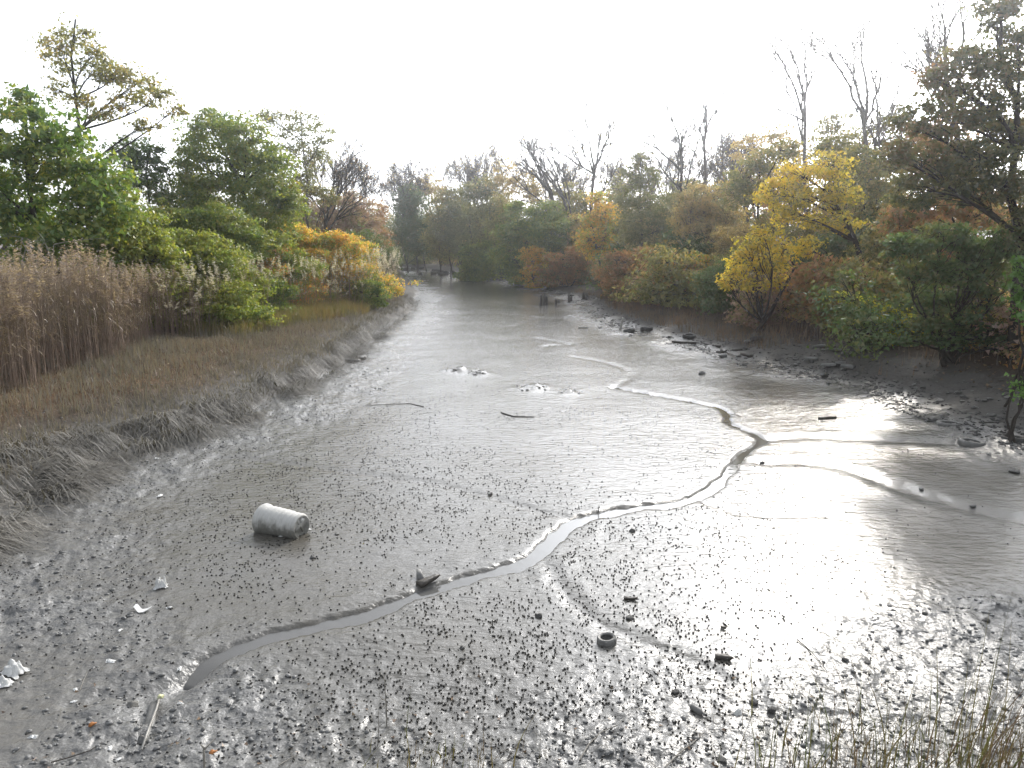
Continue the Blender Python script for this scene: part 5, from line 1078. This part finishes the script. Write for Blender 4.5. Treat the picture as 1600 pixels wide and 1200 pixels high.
bag('plastic_bag', 'torn white plastic bag at the left edge, lower of two', 4, 1070, 0.11, 32, rz=0.4)
bag('plastic_bag', 'white bag scrap standing up below the drum', 253, 918, 0.10, 33, up_=1.7, rz=0.3, sx=0.9)
for i, (px, py, s, lb) in enumerate([(173, 1034, 0.05, 'white shell like scrap in the lower left rough mud'), (440, 838, 0.035, 'small white tube upright before the drum'), (282, 1058, 0.035, 'white chip at the lower end of the rill'), (282, 1100, 0.03, 'pale shell chip right of the pale round rock'), (115, 1097, 0.03, 'small white tube lying in the lower left mud'), (188, 985, 0.028, 'white bottle cap piece in the left mud'), (118, 1078, 0.028, 'white sliver left of the pale round rock'), (52, 1152, 0.04, 'white scrap near the bottom left corner'), (185, 1186, 0.025, 'white crumb near the bottom left edge'), (172, 1170, 0.028, 'white flake above the bottom left edge'), (245, 717, 0.07, 'white scrap on mud beside the matted grass'), (265, 950, 0.035, 'grey white can end on mud below the bag scrap'), (250, 775, 0.05, 'white scrap near the left drum side'), (482, 827, 0.04, 'pale scrap at the base of the drum')]):
    bag('litter_scrap', lb, px, py, s, 60 + i, 'foam', 0.5, 'litter', i * 0.9, 1.3)
# curled white strip
P = np.array([onmud(204, 955) + [0, 0, 0.03], onmud(212, 952) + [0, 0, 0.07], onmud(219, 956) + [0, 0, 0.025], onmud(228, 955) + [0, 0, 0.02], onmud(235, 953) + [0, 0, 0.035]])
V, Q = strands(resample(P, 12)[None], np.array([0.075]), R(5), np.array([[0.2, 1.0, 0.15]]), np.ones(12)); V2 = V - np.array([0, 0, 0.006]); nV = len(V)
tag(mesh('plastic_strip', np.concatenate([V, V2]) - P[0], np.concatenate([Q, Q[:, ::-1] + nV]), None, M['foam'], None, True, loc=P[0]), 'curled white plastic strip below the standing bag scrap', 'litter')
# glass bottle lower right
b = onmud(1092, 1114); V, Q = lathe([(0.0, 0.0), (0.03, 0.0), (0.034, 0.01), (0.034, 0.10), (0.028, 0.125), (0.013, 0.15), (0.012, 0.185), (0.015, 0.187), (0.015, 0.2), (0.0, 0.2)], 18)
V = V[:, [2, 0, 1]]; root = empty('bottle', b, -0.9); tag(root, 'small mud coated bottle lying in rough mud lower right', 'bottle'); kk = 18 * 6
mesh('body', V + np.array([-0.1, 0, 0.025]), Q[:kk], None, M['rubber_grey'], root, True); mesh('neck', V + np.array([-0.1, 0, 0.025]), Q[kk:], None, M['rubber'], root, True)
bag('litter_scrap', 'round pale tag hanging in the lower right grass stems', 1153, 1118, 0.045, 91, 'foam', 1.3, 'litter')
# jug with yellow top in the grass
Yj = 22.0; c = at(102, 606, Yj); zj = H1(c[0], Yj); root = empty('plastic_jug', (c[0], Yj, c[2] - 0.14)); tag(root, 'white plastic jug with yellow top caught in the brown grass', 'jug')
V, Q = lathe([(0.0, 0), (0.12, 0), (0.14, 0.03), (0.14, 0.14), (0.13, 0.16)], 18); mesh('body', V, Q, None, M['foam'], root, True)
V, Q = lathe([(0.131, 0.161), (0.125, 0.19), (0.09, 0.23), (0.05, 0.245), (0.0, 0.25)], 18); mesh('lid', V, Q, None, M['yellow_plastic'], root, True)
# two fallen orange leaves
for px, py, lb in [(145, 1133, 'orange fallen leaf on lower left mud'), (333, 1176, 'orange fallen leaf near the forked pale stalk')]:
    r = R(px); b = onmud(px, py); a = np.linspace(0, 6.283, 13)[:-1]; rad = 0.035 * (1 + 0.35 * np.cos(a * 3)); top = np.stack([np.cos(a) * rad, np.sin(a) * rad, 0.012 + 0.012 * np.cos(a * 2)], -1); V = np.concatenate([top, top - [0, 0, 0.003], [[0, 0, 0.02]], [[0, 0, 0.015]]]); i = np.arange(12); j = (i + 1) % 12
    tag(mesh('fallen_leaf', V, np.stack([i + 12, j + 12, j, i], -1), np.concatenate([np.stack([i, j, np.full(12, 24)], -1), np.stack([j + 12, i + 12, np.full(12, 25)], -1)]), M['orangeleaf'], None, True, loc=b), lb, 'leaf')

# small clods of broken mud along the banks and towards the bridge
rc_ = R(980); n = 26000
y = 5.6 * np.exp(rc_.random(n) * math.log(30 / 5.6)); x = (rc_.random(n) * 2 - 1) * 0.82 * y + 0.3
_, lm, dr_, _ = height(x, y, True)
k = (rc_.random(n) < 0.9 * ss((lm - 0.3) / 0.5) * np.interp(y, [6, 14, 30], [0.5, 0.32, 0.5])) & (segd(x, y, RILL) > 0.25) & (creek(x, y) < 3.2); x, y = x[k], y[k]; n = len(x)
cv, cq = ball(6, 3); cv = cv * (1 + 0.3 * n3(cv, 1.9, 3)[:, None]) * np.array([1, 0.75, 0.36])
V, q, _ = scatter(cv, cq, [], np.stack([x, y, height(x, y) + 0.004], -1), rc_.uniform(0, 6.28, n), (0.012 + 0.026 * rc_.random(n) ** 2.2) * (1 + y / 40), rc_.normal(size=(n, 2)) * 0.4)
tag(mesh('mud_crumbs', V, q, None, M['crumb'], None, True), 'crumbly small lumps of grey mud along banks and bottom edge', 'mud', kind='stuff')

# dark rubble and broken bits on the right bank
rc_ = R(985); n = 16000
y = 13 * np.exp(rc_.random(n) * math.log(66 / 13)); x = np.interp(y, RIGHT[:, 1], RIGHT[:, 0]) + rc_.uniform(-1.2, 6, n)
d_ = creek(x, y); k = (d_ > -0.6) & (d_ < 5) & (rc_.random(n) < (0.15 + 0.5 * ss((vn(x * 0.7, y * 0.5, 71) - 0.35) / 0.3)) * np.exp(-np.maximum(d_ - 1.5, 0) / 2)); x, y = x[k], y[k]; n = len(x)
V, q, _ = scatter(cv * np.array([1, 1, 1.3]), cq, [], np.stack([x, y, height(x, y)], -1), rc_.uniform(0, 6.28, n), np.stack([0.03 + 0.10 * rc_.random(n) ** 2, 0.03 + 0.07 * rc_.random(n) ** 2, 0.03 + 0.07 * rc_.random(n) ** 2], -1), rc_.normal(size=(n, 2)) * 0.5)
tag(mesh('bank_rubble', V, q, None, M['rubble'], None, False), 'dark broken rubble and mud bits along the right bank foot', 'rubble', kind='stuff')

# ------------------------------------------------------------------ mud snails
rs = R(1000); n = 60000
y = 6.2 * np.exp(rs.random(n) * math.log(34 / 6.2)); x = (rs.random(n) * 2 - 1) * 0.8 * y
px_ = 800 + x * F / (y * CP + 5 * SP)
dens = 0.22 + 0.9 * ss((vn(x * 0.5, y * 0.5, 51) - 0.32) / 0.3)
cl = ss((fbm(x * 2.6, y * 2.6, 2, 52) - 0.30) / 0.2)
dr = segd(x, y, RILL)
ok = (creek(x, y) < -0.5) & (dr > 0.24) & (rs.random(n) < dens * (0.4 + 0.5 * cl) * np.interp(px_, [100, 320, 500, 1100, 1300, 1500], [0.25, 0.8, 1, 0.9, 0.25, 0.05]) * np.interp(y, [6, 10, 16, 22, 34], [0.42, 0.75, 0.9, 0.6, 0.12]))
x, y = x[ok], y[ok]; n = len(x); P = np.stack([x, y, height(x, y)], -1)
# one shell: a tapered whorled cone lying on its side
ln = 0.029
prof = [(0.0, -0.5), (0.20, -0.46), (0.32, -0.30), (0.27, -0.12), (0.28, -0.02), (0.19, 0.14), (0.19, 0.22), (0.09, 0.38), (0.0, 0.52)]
SV, SQ = lathe(prof, 6); SV = SV[:, [2, 0, 1]] * ln + np.array([0, 0, 0.24 * ln])
lv = np.array([[1, 0, 0], [0, 1, 0], [-1, 0, 0], [0, -1, 0], [0, 0, 1], [0, 0, -1.0]]); lq = np.array([[0, 1, 4], [1, 2, 4], [2, 3, 4], [3, 0, 4], [1, 0, 5], [2, 1, 5], [3, 2, 5], [0, 3, 5]]); lv = lv * np.array([0.56, 0.46, 0.44]) * ln + np.array([0, 0, 0.24 * ln]); rz = rs.uniform(0, 6.28, n); sc = rs.uniform(0.65, 1.3, n)
vis = np.abs(x) < 0.69 * (y * CP + 5 * SP)
order = np.argsort(np.hypot(y, 5) - sc * 0.6 + (~vis) * 99); one, rest = order[:300], order[300:]
sm = None
for i in one:
    if sm is None: o = mesh('mud_snail', SV, SQ, None, M['snail'], None, True); sm = o.data
    else: o = link('mud_snail', sm)
    o.location = [float(q) for q in P[i]]; o.rotation_euler = (0, 0, float(rz[i])); s = float(sc[i]); o.scale = (s, s, s)
    tag(o, 'tiny dark snail on the nearest wet mud along the bottom edge', 'snail', 'mud snails nearest the bottom edge')
V, _, q = scatter(lv, np.zeros((0, 4), int), lq, P[rest], rz[rest], sc[rest])
tag(mesh('mud_snails', V, None, q, M['snail']), 'countless tiny dark snails dotted over the wet mud flat', 'snails', kind='stuff')

# ------------------------------------------------------------------ haze
def haze():
    x0, x1, y0, y1, z0, z1 = -720, 720, -62, 1120, -1.5, 23
    V = [(x, y, z) for z in (z0, z1) for y in (y0, y1) for x in (x0, x1)]
    Q = [(0, 2, 3, 1), (4, 5, 7, 6), (0, 1, 5, 4), (2, 6, 7, 3), (0, 4, 6, 2), (1, 3, 7, 5)]
    m, n, l, out = newmat('haze_air'); v = n.new('ShaderNodeVolumePrincipled')
    v.inputs['Color'].default_value = (0.93, 0.95, 1.0, 1); v.inputs['Density'].default_value = 0.0012; v.inputs['Anisotropy'].default_value = 0.9
    l.new(v.outputs[0], out.inputs['Volume'])
    tag(mesh('haze', V, Q, None, m), 'pale sunlit haze filling the air over the creek', 'haze', kind='stuff')
haze()
